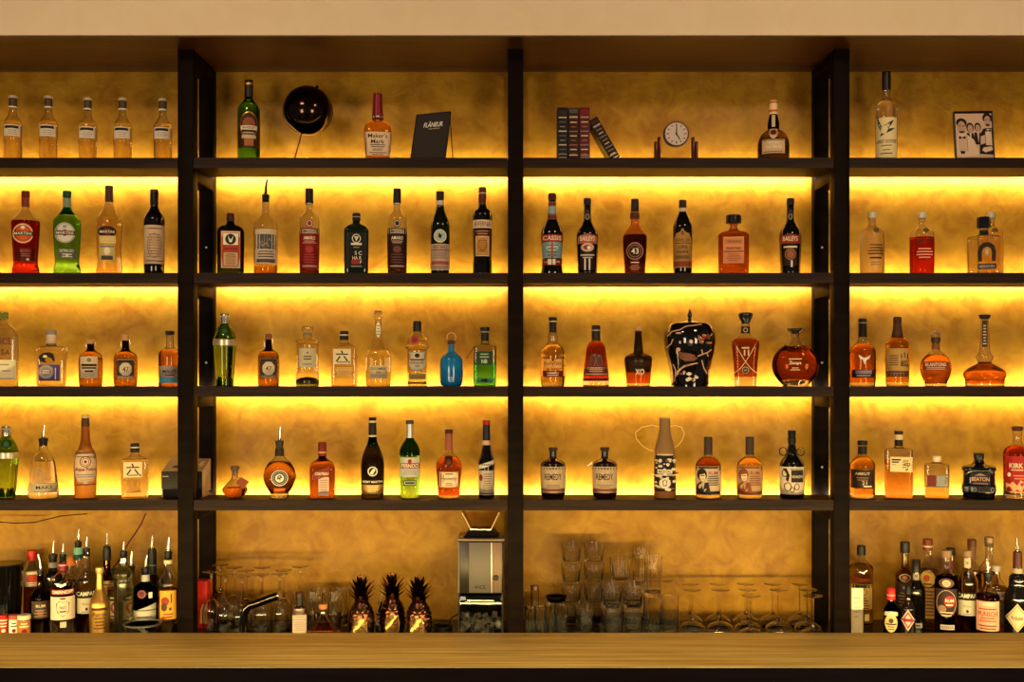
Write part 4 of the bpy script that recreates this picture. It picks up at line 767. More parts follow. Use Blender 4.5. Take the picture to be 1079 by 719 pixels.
b.cap([(452.6, 3.9), (453.4, 4.3), (457, 4.2)], M('3a1a16', .4)); b.cap([(457, 3.7), (474.4, 4.2)], M('8a4a38', .45), 'neck_foil'); b.lab(480.6, 490.6, 4, M('3a1a14', .5), [E_(486, 2.4, 2.6, M('6a3a24', .5))], 'shield', name='emblem')
b.lab(496, 513, 10, M('7a5638', .6), [R(504.6, 9.4, 7.8, M('d2b890', .6)), T('Hennessy', 503.8, 5, INK, 16), R(498.6, 4, .6, BROWN2), L_(507.6, 511.6, 4, 2, BROWN2)]); b.lab(515.4, 518, 5, None, [L_(515.6, 517.8, 4, 1, BROWN2)], name='lower_printing')
b = bottle('slim black bottle with red top, slanted strip and grey label, by the middle post', 512.6, 4, name='vermouth_bottle')
b.body([(447, 3.4), (463, 3.8), (470, 4.4), (478, 6), (485, 8.2), (490, 8.7), (524.4, 8.4)], M('0a080c', .08, 0, .4), solid=True)
b.cap([(443, 3.6), (443.8, 3.9), (447.6, 3.9)], M('9a2018', .4)); b.cap([(447.6, 3.7), (464, 4.2)], M('1c1a2a', .35), 'neck_foil'); b.cap([(464.2, 4.3), (469, 4.8)], M('b89878', .5), 'neck_band')
b.lab(487, 491.6, 8, M('c0b0a0', .55), [L_(487.6, 491, 7, 1, INK)], 'slant', name='slanted_strip'); b.lab(495.4, 521, 8, M('a49484', .6), [E_(503, 1.8, 3.4, DKRED, -5.6), L_(498, 517, 5, 8, M('6a5448', .6), 1), R(519.4, 7, .6, INK)])

# --- lowest shelf, third bay
for k, cx in enumerate((582.8, 637.2)):
    b = bottle(['dark brown apothecary rum bottle with beige label, nearest the middle post', 'dark brown apothecary rum bottle with beige label and a small white neck tag'][k], cx, 4, name='rum_bottle')
    b.body([(474, 3.7), (482.4, 3.9), (484, 5.4), (485.6, 9.4), (488, 12.4), (491, 13.2), (519, 13), (522, 12), (524.4, 11.4)], M('1c0c08', .08, 0, .6), solid=True)
    b.cap([(471.4, 4.4), (472, 5), (475, 4.8), (475.6, 3.9)], M('2a1a14', .4), 'stopper')
    b.lab(491.2, 518.6, 12.6, M('a38c70', .65), [R(493, 12.4, .8, M('4a3628', .6)), P_([(-8.6, 498), (8.8, 495.4), (8.8, 502.6), (-8.6, 508.6)], M('b89e80', .65)), T('REMEDY', 501.6, 6.4, M('2a1a14', .6), 17.5), L_(509.4, 513, 8, 2, M('6a5442', .6)), R(515.4, 12, 1.4, M('6a3a2a', .6))])
    if k: MB().prism([(-13 / b.s, b.z(489)), (-18.4 / b.s, b.z(491.4)), (-18 / b.s, b.z(490.6)), (-13.2 / b.s, b.z(486.4))], -.006, -.005).build('paper_tag', WHITE, b.root, False)
b = bottle('bottle wrapped in woven rope with two looped handles and black and white patterned label', 700.6, 4, name='rum_bottle')
b.body([(440, 5.2), (454, 5.4), (460, 6.6), (468, 8.8), (475, 10.4), (480, 11), (496, 11.4), (524.4, 11.6)], M('a0652f', .6), solid=True)
b.cap([(440, 4.8), (440.4, 5.4), (441.6, 5.4)], BEIGE, 'rope_top')
mb = MB()
for k in range(38):                                                     # wound rope over neck and shoulder
    z = b.z(441.4 + k * .93); r = b.rad(z) + .0006
    mb.tube([(r * math.cos(a), r * math.sin(a), z) for a in [2 * PI * q / 20 for q in range(20)]], .0019, 5, 0, True)
mb.build('rope_wrap', M('8c6c46', .85), b.root)
W_ = M('c8b8a0', .6); it = [R(478.6, 10.6, .7, W_)]
random.seed(11)
for k in range(46):
    it.append(E_(482 + 33 * random.random(), .7 + 1.5 * random.random(), .6 + 1.2 * random.random(), W_ if k % 4 else M('7a4a30', .6), -9.5 + 19 * random.random()))
it += [R(496, 6, 2.2, W_), T('MEZCAL', 496, 2.4, INK, 10), E_(508, 4.6, 5.4, W_), P_([(-2, 506), (0, 504), (2, 506), (1.4, 511), (-1.4, 511)], INK), R(499.6, 10, .5, W_)]
b.lab(477.4, 517, 11, M('1c1614', .6), it)
mb = MB(); s_ = 1 / b.s
mb.tube([(-5 * s_, 0, b.z(450)), (-14 * s_, .004, b.z(448.4)), (-24 * s_, .008, b.z(450.6)), (-31 * s_, .008, b.z(456)), (-30 * s_, .008, b.z(463)), (-24 * s_, .006, b.z(470)), (-16 * s_, .004, b.z(475)), (-9.6 * s_, 0, b.z(475.4))], .0021, 8); mb.build('loop_handle', M('d8b060', .7), b.root)
mb = MB(); mb.tube([(5 * s_, 0, b.z(449.6)), (11 * s_, .004, b.z(448.4)), (17 * s_, .008, b.z(450.4)), (20.4 * s_, .008, b.z(457)), (18 * s_, .006, b.z(464)), (14 * s_, .004, b.z(469)), (10 * s_, 0, b.z(471.6))], .0021, 8); mb.build('loop_handle', M('d8b060', .7), b.root)
for cx, liq, lc, lab in ((746.2, G('74240c'), M('b8a084', .6), 'rum bottle with patterned cap and black portrait label, dark red contents'), (790, G('e0a040'), M('a8845c', .6), 'rum bottle with patterned cap and brown portrait label, golden contents')):
    b = bottle(lab, cx, 4, name='rum_bottle')
    b.body([(462, 3.8), (479, 4.2), (481.6, 6), (485, 10), (489, 12.8), (494, 13.4), (521, 13.2), (524.4, 12.6)], CLEAR, liq, 482, 521)
    b.cap([(460.4, 3.9), (461, 4.4), (470, 4.5), (479.2, 4.6)], M('3a2a20', .55)); b.lab(463, 477, 3.6, M('8a6c50', .6), [L_(464, 476, 3, 5, INK)], name='cap_print')
    dk = INK if liq == G('74240c') else M('7a4020', .6)
    it = [R(492, 12.6, 1, dk), E_(499.4, 5, 6.4, dk, -6.2), E_(501.4, 3, 4.4, M('d8c0a0', .6), -5.6), P_([(-9, 500), (-7.6, 495.6), (-3, 495.4), (-4, 498.6), (-7, 499)], dk), R(500.4, 1.9, .5, dk, -5.4), R(503.8, 1.1, .4, M('8a3a2a', .6), -5.2), T('RUM', 497.6, 3.4, M('8a3a2a', .6), 9, 5), L_(500, 511, 6.2, 5, dk, 5), P_([(-12, 520), (-11, 510), (-7.4, 506.4), (-4, 508), (0, 507), (3, 520)], dk), P_([(-6.6, 507.4), (-3.4, 507.4), (-4.8, 515)], lc), R(518, 5, 1.4, dk, 6)]
    b.lab(490.6, 520.4, 12.8, lc, it)
b = bottle('black spiced rum bottle with two ring handles at the neck and cream label', 834.4, 4, name='rum_bottle')
b.body([(468, 3.6), (472, 4.6), (476, 5.2), (480, 6.6), (485, 10.6), (489, 12.6), (494, 12.8), (521, 12.6), (524.4, 12)], BLKGLASS, solid=True)
b.cap([(453.6, 3.8), (454.4, 4.3), (459, 4.2), (459.4, 3.8), (461, 3.8), (461.4, 4.3), (465.6, 4.4), (468.6, 3.8)], M('14100f', .35))
for sgn in (-1, 1):
    mb = MB(); mb.tube([(sgn * 9 / b.s + 3.8 / b.s * math.cos(a), 0, b.z(476) + 4.2 / b.s * math.sin(a)) for a in [2 * PI * k / 20 for k in range(20)]], .0022, 8, 0, True); mb.build('ring_handle', BLKGLASS, b.root)
b.lab(491.4, 520, 12.2, M('cbb698', .6), [R(501, 6, 6.4, INK, 5.4), T('KRAKEN', 501.4, 3, M('cbb698', .6), 10.4, 5.4), O_(512, 4, 4.6, .9, INK, -4), O_(512, 2.6, 3.6, .8, INK, 5), O_(498, 3, 4, .9, INK, -7), P_([(-9, 493), (-5, 493), (-2, 500), (-3.4, 507), (-6, 505), (-5, 499)], INK), R(493.6, 6, .5, SLATE, 4), O_(515, 2.4, 2.8, .7, INK, .4)])

# --- lowest shelf, far right bay
b = bottle('rounded whisky bottle with black cap and black label, right of the right post', 908.8, 4, name='whisky_bottle')
b.body([(474, 3.8), (478, 4.2), (481, 6), (485, 10.4), (489, 12.8), (494, 13), (521, 12.8), (524.4, 12.4)], CLEAR, G('cc8430'), 482, 519)
b.cap([(464.4, 4.6), (465, 5.2), (469, 5.1), (469.2, 4.6)], M('1a1512', .4), 'stopper'); b.cap([(470.6, 4.5), (478.4, 4.8)], M('241a14', .4), 'neck_label')
b.lab(494.4, 513.6, 11.6, M('2a1a14', .5), [T('AMRUT', 498.4, 3, BEIGE, 15), L_(501.6, 506, 8, 2, M('8a6a50', .5)), T('21', 508, 4, BEIGE, 5, 2), R(511.6, 4, .6, CREAM, 5)])
b = bottle('square golden whisky bottle with an off-centre cream kanji label', 947, 4, name='whisky_bottle')
b.body([(464, 3.7), (469.6, 4.1), (471.6, 5), (472.4, 9), (473.4, 13.4), (475.4, 14.2), (521, 14), (524.4, 13.6)], CLEAR, G('f0b848'), 489, None, (.7, 8))
b.cap([(454, 4.1), (454.6, 4.5), (458, 4.4)], M('2a1c14', .4), 'stopper'); b.cap([(463.4, 4.2), (470, 4.5)], M('1c1512', .4), 'neck_label'); b.cap([(458, 4.3), (463.4, 4.3)], M('c8b08c', .4), 'stopper_band')
b.lab(481, 496.6, 11, M('e2c48e', .6), [T('季', 489, 12, KANJI, 10, 6), R(484, 4.6, .8, INK, -5), R(486.4, 3.6, .7, INK, -6), R(489, 2, .5, GREY, -7.4)], dx=2.6)
b = bottle('small square whisky bottle with white stopper and maroon-grey label', 987.2, 4, name='whisky_bottle')
b.body([(484, 3.4), (487, 3.8), (488.4, 6), (489.2, 11.4), (491, 12.3), (521, 12.1), (524.4, 11.8)], CLEAR, G('f2ce50'), 513, None, (.8, 7))
b.cap([(480.8, 3.8), (481.4, 4.3), (486.6, 4.2)], M('e2cea8', .4), 'stopper')
b.lab(500, 512.6, 9.6, M('7a7872', .55), [R(506.2, 4.4, 6, M('6a2418', .5), -5), L_(501, 511, 4.6, 5, M('a8a49a', .5), 4)])
b = bottle('black squat broad bottle with stepped shoulders and red-gold lettering', 1031.4, 4, name='gin_bottle')
b.body([(482, 4.4), (486, 5), (489, 7.4), (490.6, 12), (492, 16.4), (495.4, 16.8), (496.4, 15.8), (510, 15.9), (511, 16.8), (518, 16.8), (519, 16), (524.4, 15.6)], M('0b0b12', .08, 0, .6), solid=True, sq=(.8, 4))
b.cap([(477.6, 5), (478.2, 5.5), (483, 5.2), (484, 4.7), (488.4, 4.9)], M('101018', .3), 'stopper')
b.lab(497, 510, 9.4, M('14121a', .45), [P_([(-6, 500.6), (0, 497.6), (6, 500.6)], M('8a6a54', .5)), T('BEATON', 504, 4.2, M('c89a78', .5), 17), L_(507, 510, 8, 1, M('8a5a48', .5))], dx=1.6); b.lab(511.4, 519, 15.6, M('18161e', .4), [R(515, .9, 2.6, SLATE, -13), R(515, .9, 2.6, SLATE, -11), O_(515, 1.6, 2.4, .6, SLATE, -4), R(515, .7, 2.8, SLATE, -6.6), O_(515, 1.6, 2.6, .6, SLATE, 13)], name='base_lettering')
b = bottle('broad red whiskey bottle with clear neck and red label, at the right picture edge', 1072, 4, name='whiskey_bottle')
b.body([(453, 5.2), (460, 4.4), (467, 5), (470, 8), (473, 11.6), (477, 13.6), (482, 13.8), (514, 13.6), (524.4, 14.4)], CLEAR, G('b0301c'), 470, 515)
b.cap([(449.4, 5), (450, 5.9), (453.4, 5.6), (454, 4.4)], M('4a1c16', .4), 'stopper')
b.lab(480, 517, 11.4, M('9e201c', .5), [T('KIRK', 490, 5, CREAM, 13, -1), L_(493, 496, 7, 1, BEIGE), E_(499.6, 1.6, 2.2, CREAM, -7.6), L_(499, 505, 6, 2, M('d87a6a', .5), 2), P_([(-10.6, 516.6), (-10.6, 508), (-7, 509.6), (-4, 506.6), (0, 511), (3, 505), (8, 508), (10.6, 505), (10.6, 516.6)], M('d8a078', .55))])
# ---- other things on the shelves -------------------------------------------------------------------------------------
def at(name, label, cat, cx, row, y=.10, group=None):
    b = Bottle(name, label, cx, row, y, cat, group, None, name in ('lidded_jar', 'steel_ball_stand')); b.loc = b.root.location; return b
# steel ball on a slanted rod
b = at('steel_ball_stand', 'polished dark steel ball on a thin slanted rod, beside the green whiskey bottle', 'ornament', 324.4, 1, .10)
s_ = 1 / b.s; R0 = 26 * s_; zc = b.z(117)
prof = [(R0 * math.sin(t), max(.0004, R0 * math.cos(t))) for t in [-PI / 2 + PI * k / 28 for k in range(29)]]
DKSTEEL = M('3a2c24', .12, 1.0)
MB().lathe(prof, 40, 0, 0, 0, zc).build('ball', DKSTEEL, b.root)
MB().lathe([(-.0022, R0 * .995), (-.0022, R0 * 1.012), (.0022, R0 * 1.012), (.0022, R0 * .995)], 40).xf(Matrix.Translation((0, 0, zc)) @ Euler((math.radians(80), math.radians(-15), 0)).to_matrix().to_4x4()).build('seam_ring', M('5a4434', .2, 1.0), b.root)
MB().tube([(9 * s_, 0, zc + 23 * s_), (10 * s_, 0, zc + 27 * s_)], [.008, .006], 12).build('top_knob', DKSTEEL, b.root)
MB().tube([(-14.4 * s_, 0, .004), (-6.4 * s_, 0, zc - 24 * s_)], .0026, 10).build('rod', M('5a2c1c', .4, .5), b.root)
MB().lathe([(0, .03), (.004, .03), (.006, .004)], 24, 0, -14.6 * s_, 0).build('foot', DKSTEEL, b.root)
# tilted name card in an easel stand
b = at('card_stand', 'black slanted card stand with white lettering, right of the wax-dipped bourbon bottle', 'sign', 453.5, 1, .09)
s_ = 1 / b.s; tilt = .035
def q3(px, py, d): z = b.z(py); return ((px - 453.5) * s_, d + z * .16, z)
cn = [(432.6, 171), (469, 171), (474.6, 116.4), (438.8, 120.2)]
v = [q3(x, y, -.012) for x, y in cn] + [q3(x, y, -.006) for x, y in cn]
bx = [(0, 1, 2, 3), (7, 6, 5, 4), (0, 4, 5, 1), (1, 5, 6, 2), (2, 6, 7, 3), (3, 7, 4, 0)]
CARD = M('2c2420', .55); FR = M('181211', .5)
MB().add(v, bx).build('board', CARD, b.root, False)
mb = MB()
for i in range(4):
    a, c = Vector(v[i]), Vector(v[(i + 1) % 4]); mb.tube([a, c], .0026, 6)
mb.build('frame', FR, b.root)
tv, tf, asp = text_mesh('FLÂNEUR')
def onb(u, w, e=-.0125): x = 446 + u * 20 + w * 1.4; y = 133.6 - w * 6.6 - u * 2.0 + .6; return q3(x, y, e)
MB().add([onb(x + .5, y) for x, y in tv], tf).build('lettering', WHITE, b.root, False)
mb = MB()
for k in range(6): mb.add([onb(.3 + k * .1, -.36), onb(.37 + k * .1, -.36), onb(.37 + k * .1, -.24), onb(.3 + k * .1, -.24)], [(0, 1, 2, 3)])
mb.build('small_lettering', BEIGE, b.root, False)
MB().tube([q3(473.6, 120, -.002), ((476.4 - 453.5) * s_, .085, .002)], .0022, 8).build('easel_leg', FR, b.root)
# books
def book(label, x0, x1, top, spine, bands, txt, y=.07):
    cx = (x0 + x1) / 2; b = at('book', label, 'book', cx, 1, y, 'books on the top shelf'); s_ = 1 / b.s
    w = (x1 - x0) / 2 * s_ * .985; h = b.z(top); d = .105
    MB().box(-w, w, .0, .003, 0, h, 0, .001).build('spine', spine, b.root)
    mb = MB(); mb.box(-w, -w + .0022, .002, d, 0, h); mb.box(w - .0022, w, .002, d, 0, h); mb.build('cover', spine, b.root, False)
    MB().box(-w + .0023, w - .0023, .0032, d - .003, .003, h - .003).build('pages', M('d8c8a4', .8), b.root, False)
    mb = MB(); ms = []
    for (za, zb_, m) in bands:
        if m not in ms: ms.append(m)
        z0, z1 = h * za, h * zb_; i = ms.index(m)
        n = max(1, int((z1 - z0) / .02))
        mb.add([(-w * .8, -.0004, z0), (w * .8, -.0004, z0), (w * .8, -.0004, z1), (-w * .8, -.0004, z1)], [(0, 1, 2, 3)], i)
    for k in range(9):
        z = h * (.12 + .085 * k); ww = w * (.5 + .3 * ((k * 7) % 3) / 2); m = txt[k % len(txt)]
        if m not in ms: ms.append(m)
        mb.add([(-ww, -.0007, z), (ww, -.0007, z), (ww, -.0007, z + h * .022), (-ww, -.0007, z + h * .022)], [(0, 1, 2, 3)], ms.index(m))
    mb.build('spine_print', ms, b.root, False); return b
BK = M('1a1414', .5); MAR = M('5a1416', .5); BKR = M('2c1612', .5)
book('upright black book with pale stripes, leftmost of the books on the top shelf', 587.4, 598.2, 113.2, BK, [(.84, .95, M('241e1c', .5)), (.80, .81, BEIGE), (.12, .13, BEIGE), (.03, .07, CREAM)], [SLATE, M('5a5a54', .5), BEIGE])
book('upright brown book with reddish lettering, middle of the three standing books', 598.8, 609.9, 113.6, BKR, [(.9, .98, M('4a4a44', .5)), (.82, .84, BEIGE), (.1, .12, BEIGE), (.02, .06, SLATE)], [M('8a4a34', .5), BEIGE, M('a0583c', .5)])
book('upright maroon book with emblem, rightmost of the three standing books', 610.4, 621.6, 113.2, MAR, [(.86, .96, M('6e1a1c', .5)), (.82, .83, BEIGE), (.1, .11, BEIGE), (.03, .07, CREAM)], [M('7a6a60', .5), BEIGE, SLATE])
b = book('dark brown book leaning against the upright maroon book', 640.6, 651.0, 121.2, M('24120f', .5), [(.88, .94, M('3a2018', .5)), (.82, .84, BEIGE), (.1, .12, BEIGE), (.02, .05, CREAM)], [BEIGE, M('8a6a50', .5), SLATE], .075)
lean = math.atan2(26.4, 46.4); b.root.rotation_euler = (0, -lean, 0)
w = 10.4 / b.s / 2 * .985; b.root.location = (X(648.8, .075) + w * math.cos(lean) * 0, .075, ROWZ[1] + w * math.sin(lean) + .0003)
# clock
b = at('table_clock', 'small round-dial table clock on a clear plate between two stepped dark columns', 'clock', 712.2, 1, .09)
s_ = 1 / b.s; zc = b.z(141.9)
MB().lathe([(0, 13.4 * s_), (.004, 13.6 * s_), (.02, 13.2 * s_), (.022, 11.6 * s_)], 40).xf(Matrix.Translation((0, .008, zc)) @ Matrix.Rotation(PI / 2, 4, 'X')).build('bezel', M('3c1a16', .3, .3), b.root)
mb = MB().lathe([(0, 11.9 * s_), (.001, 11.9 * s_)], 36).xf(Matrix.Translation((0, -.0142, zc)) @ Matrix.Rotation(PI / 2, 4, 'X')); dial = mb.build('dial', M('cdb8ac', .5), b.root, False)
mb = MB()
for k in range(12):
    a = k * PI / 6; r0, r1 = (8.4, 10.4) if k % 3 else (7.8, 10.6); c, q = math.sin(a), math.cos(a); n = .5 * s_
    mb.add([(r0 * s_ * c - n * q, -.0156, zc + r0 * s_ * q + n * c), (r0 * s_ * c + n * q, -.0156, zc + r0 * s_ * q - n * c), (r1 * s_ * c + n * q, -.0156, zc + r1 * s_ * q - n * c), (r1 * s_ * c - n * q, -.0156, zc + r1 * s_ * q + n * c)], [(0, 1, 2, 3)])
mb.build('hour_marks', INK, dial, False)
for nm, a, L, w_ in (('minute_hand', .02, 9.6, .75), ('hour_hand', 5 * PI / 6, 7.4, .85)):
    c, q = math.sin(a), math.cos(a); n = w_ * s_
    MB().add([(-n * q - 1.4 * s_ * c, -.0162, zc + n * c - 1.4 * s_ * q), (n * q - 1.4 * s_ * c, -.0162, zc - n * c - 1.4 * s_ * q), (L * s_ * c + n * .6 * q, -.0162, zc + L * s_ * q - n * .6 * c), (L * s_ * c - n * .6 * q, -.0162, zc + L * s_ * q + n * .6 * c)], [(0, 1, 2, 3)]).build(nm, INK, b.root, False)
arch = [(14.6 * s_, 0)] + [(16.2 * s_ * math.cos(t), zc + 16.2 * s_ * math.sin(t)) for t in [PI * k / 16 for k in range(17)]] + [(-14.6 * s_, 0)]
MB().prism([(-x, z) for x, z in arch][::-1], .009, .015).build('clear_plate', G('f4ecd8'), b.root)
for sgn in (-1, 1):
    for x0, x1, tp in ((16.2, 19.4, 145), (19.8, 23, 149.6)):
        MB().box(min(sgn * x0, sgn * x1) * s_, max(sgn * x0, sgn * x1) * s_, -.012, .014, 0, b.z(tp), 0, .0015).build('column', M('4a1e18', .25, .4), b.root)
MB().box(-16 * s_, 16 * s_, -.01, .014, 0, .004, 0, .001).build('base', M('4a1e18', .25, .4), b.root)
# framed photograph
b = at('framed_photograph', 'small framed sepia photograph of men in white jackets and bow ties', 'picture frame', 1027.4, 1, .10)
s_ = 1 / b.s
cn = [(1004.6, 171.3), (1050.2, 171.3), (1050.2, 114.8), (1004.6, 118.2)]
def f3(px, py, d): z = b.z(py); return ((px - 1027.4) * s_, d + z * .12 + (px - 1027.4) * s_ * .25, z)
v = [f3(x, y, -.004) for x, y in cn] + [f3(x, y, .008) for x, y in cn]
MB().add(v, bx).build('backing', FR, b.root, False)
mb = MB()
for i in range(4): mb.tube([v[i], v[(i + 1) % 4]], .003, 6)
mb.build('frame', M('1c1210', .35), b.root)
SEP = M('d8b498', .6); SEPD = M('2a1c1c', .6); SEPM = M('b08c78', .6); SEPL = M('e6c6a8', .6); FACE = M('c29c84', .6)
lay = [0]
mb = MB(); ms = [SEP, SEPD, SEPM, SEPL, FACE]
def poly(pts, m):
    lay[0] += 1; e = -.0046 - lay[0] * .00006
    bm = bmesh.new(); vs = [bm.verts.new((x, -y, 0)) for x, y in pts]; fc = bm.faces.new(vs); bmesh.ops.triangulate(bm, faces=[fc]); bm.verts.index_update()
    mb.add([f3(q.co.x, -q.co.y, e) for q in bm.verts], [[q.index for q in f.verts] for f in bm.faces], ms.index(m)); bm.free()
def ell(x, y, rx, ry, m): poly([(x + rx * math.cos(t), y - ry * math.sin(t)) for t in [2 * PI * k / 18 for k in range(18)]], m)
poly([(1006, 170), (1049, 170), (1049, 117), (1006, 120)], SEP)
for x, y, k in ((1023, 134, 1), (1032, 133, .9)):                        # two heads at the back
    ell(x, y, 4.4 * k, 5.4 * k, SEPD); ell(x + .2, y + 1, 3.1 * k, 4.2 * k, FACE); poly([(x - 5, 152), (x - 4, y + 6), (x + 4, y + 6), (x + 5.6, 152)], SEPD); poly([(x - 1, y + 6), (x + 1.4, y + 6), (x + .6, 150)], SEPL)
poly([(1033, 162), (1034, 141), (1039, 134), (1049, 133), (1049, 162)], SEPD)                # right man, dark waistcoat
poly([(1041, 152), (1040.6, 135), (1048, 134), (1048.4, 152)], SEPL); poly([(1034.5, 152), (1035, 143), (1040, 141), (1040.4, 150)], SEP); poly([(1036, 158), (1038, 154.6), (1048, 153), (1048.6, 157), (1040, 160)], SEPL)
ell(1044, 122.6, 5.8, 5.6, SEPD); ell(1044, 126, 4, 6, FACE); poly([(1041.4, 129), (1046.6, 129), (1046, 131), (1042, 131)], SEPD); poly([(1040.6, 134.4), (1044, 136), (1047.4, 134), (1047.4, 137.4), (1044, 136.6), (1040.6, 137.6)], SEPD)
poly([(1006, 170), (1006, 146), (1010, 141.6), (1018, 141.4), (1027, 147), (1031, 158), (1031.6, 166), (1020, 168)], SEPL)       # left man, white jacket
poly([(1009, 160), (1008.4, 145), (1018, 143.4), (1018, 160)], SEP); ell(1013, 129.6, 6.4, 5, SEPD); ell(1013, 134.6, 4.8, 7, FACE); poly([(1010, 138.6), (1016, 138.4), (1016, 140), (1010, 140.4)], SEPD)
poly([(1009.4, 143.6), (1013, 145.4), (1017, 143.4), (1017, 147), (1013, 146), (1009.4, 147.4)], SEPD); poly([(1018, 143), (1019, 143), (1019.6, 160), (1018.6, 160)], SEPM); poly([(1010, 160), (1016, 160), (1015, 163), (1011, 163)], SEPD); poly([(1019, 166), (1049, 163), (1049, 170), (1010, 170)], SEP)
for x, y in ((1011, 133), (1015, 133), (1042.4, 124.6), (1046, 124.4)): ell(x, y, 1, .6, SEPD)
mb.build('photograph', ms, b.root, False)
MB().prism([(-.01, 0), (.01, 0), (.004, .13), (-.004, .13)], .05, .053).build('easel_leg', FR, b.root, False)
# black lidded porcelain jar
b = at('lidded_jar', 'large glossy black lidded jar painted with blossom branches and a bird', 'jar', 726.8, 3, .10)
PORC = M('0c0807', .06, 0, .8); JP = M('c89a84', .5); JR = M('9a2c24', .5); JG = M('3a5a34', .5); JW = M('d8c8b0', .5); JB = M('6a4030', .5)
P = b.pz([(341, 21), (343, 23.4), (350, 26.6), (357, 27.4), (366, 26.6), (378, 24), (390, 21.4), (400, 20), (407.4, 20)]); P[-1] = (0, P[-1][1]); P = spline(P, 6); b.prof = P; b.rmax = max(r for z, r in P)
MB().lathe(P, 48).build('body', PORC, b.root)
P2 = spline(b.pz([(326, .4), (329, 1.4), (332.4, 2.6), (335, 1.8), (336.4, 3), (338, 9), (339.6, 15), (341.4, 20.4), (343.4, 21.6)]), 4)
MB().lathe(P2, 40).build('lid', PORC, b.root)
def ln(pts, w):                                                         # painted branch as a ribbon
    L_, R_ = [], []
    for i, (x, y) in enumerate(pts):
        a = pts[max(0, i - 1)]; c = pts[min(len(pts) - 1, i + 1)]; dx, dy = c[0] - a[0], c[1] - a[1]; q = math.hypot(dx, dy) or 1
        L_.append((x - dy / q * w, y + dx / q * w)); R_.append((x + dy / q * w, y - dx / q * w))
    return L_ + R_[::-1]
random.seed(4); it = []
for pts in ([(-23, 355), (-18, 350), (-10, 348.6), (-4, 345), (4, 344), (12, 342.8)], [(-24, 367), (-19, 363), (-17, 358)], [(8, 376), (13, 374), (18, 372), (22, 369)], [(13, 374), (12, 369)], [(17, 372.4), (18.6, 376)], [(-16, 402), (-13, 392), (-6, 386), (2, 384), (8, 383)], [(-17, 384), (-14, 390), (-15, 397)], [(12, 380), (14, 388), (17, 394)]):
    it.append(P_(ln(pts, .55), JP))
it += [E_(352, 3, .9, JP, -11), P_([(-13, 368), (-9, 371.6), (2, 373.4), (8, 378), (4, 381), (-4, 381.4), (-10, 378), (-12, 373)], JB), E_(369, 2.2, 2, JP, -11.4), L_(374, 380, 6, 3, M('8a5a44', .5), -1), E_(361.6, 1.2, 1.6, JP, -9.6), E_(362, 3, 3.6, M('3a3440', .5), .6), E_(361, 1.6, 2, JW, 1.4)]
for k in range(26): it.append(E_(354 + 9 * random.random(), .9 + .6 * random.random(), .8 + .6 * random.random(), [JR, JG, JP, JR, M('a87838', .5)][k % 5], 8 + 12 * random.random()))
for k in range(14): it.append(E_(392 + 9 * random.random(), 1 + random.random(), 1 + .9 * random.random(), [JW, JW, JP, JB][k % 4], -8 + 15 * random.random()))
b.lab(341.4, 406, 25, PORC, it, name='painted_decoration')
# receipt printer standing through the frame
PY0, PY1 = .082, .198; PZ = ROWZ[4]; PX0, PX1 = X(170.3, PY0), X(213.2, PY0); xm = (PX0 + PX1) / 2; w = (PX1 - PX0) / 2
t = thing('receipt_printer', 'grey receipt printer standing through the left upright frame on the lowest shelf', 'printer', (xm, PY0, PZ))
PRB = M('b09c80', .5); PRD = M('191512', .5); PRF = M('2c2620', .5); d = PY1 - PY0
h0, h1 = .106, .148
MB().prism([(-d, h1), (-d, .002), (0, .002), (0, h0)], -w, w).xf(Matrix(((0, 1, 0, 0), (-1, 0, 0, 0), (0, 0, 1, 0), (0, 0, 0, 1)))).build('casing', PRB, t, False)
MB().box(-w - .0005, w - .0002, -.004, .0005, .038, h0, 0, .002).build('front_cover', PRF, t)
MB().box(-w + .006, w - .004, -.002, .0005, .002, .036, 0, .001).build('lower_panel', PRD, t)
MB().box(w - .028, w + .0004, -.0046, .0, .004, h0 - .002, 0, .001).build('button_strip', PRD, t)
sl = (h1 - h0) / d
MB().add([(-w + .03, .03, h0 + .03 * sl + .001), (w - .06, .03, h0 + .03 * sl + .001), (w - .06, .05, h0 + .05 * sl + .001), (-w + .036, .05, h0 + .05 * sl + .001)], [(0, 1, 2, 3)]).build('paper_slot', PRD, t, False)
def top(x, y): return (x, y, h0 + y * sl + .0012)
MB().add([top(w - .028, .082), top(w - .012, .088), top(w - .016, .062), top(w - .004, .064), top(w - .026, .026), top(w - .02, .05), top(w - .033, .048)], [(0, 6, 2, 1), (6, 5, 3, 2), (5, 4, 3)]).build('lightning_mark', [M('e8dcc4', .5)], t, False)
tv, tf, asp = text_mesh('EPSON')
MB().add([(-w + .017 + x * .022, -.0046, .084 + y * .004) for x, y in tv], tf).build('lettering', M('d8d0c4', .5), t, False)
MB().tube([(w + .0002, .09, .02), (w + .012, .10, .012), (w + .02, .112, .004)], .003, 8).build('cable_plug', PRD, t)
# ---- things on the back counter ----------------------------------------------------------------------------------------
CZ = ROWZ[5]; AMB2 = G('c87a34')
def cb(label, cx, y, name='liquor_bottle', cat='bottle', group=None): return Bottle(name, label, cx, 5, y, cat, group or SH[5])
def base(y): return CY + (CAMZ - CZ) * S(y)
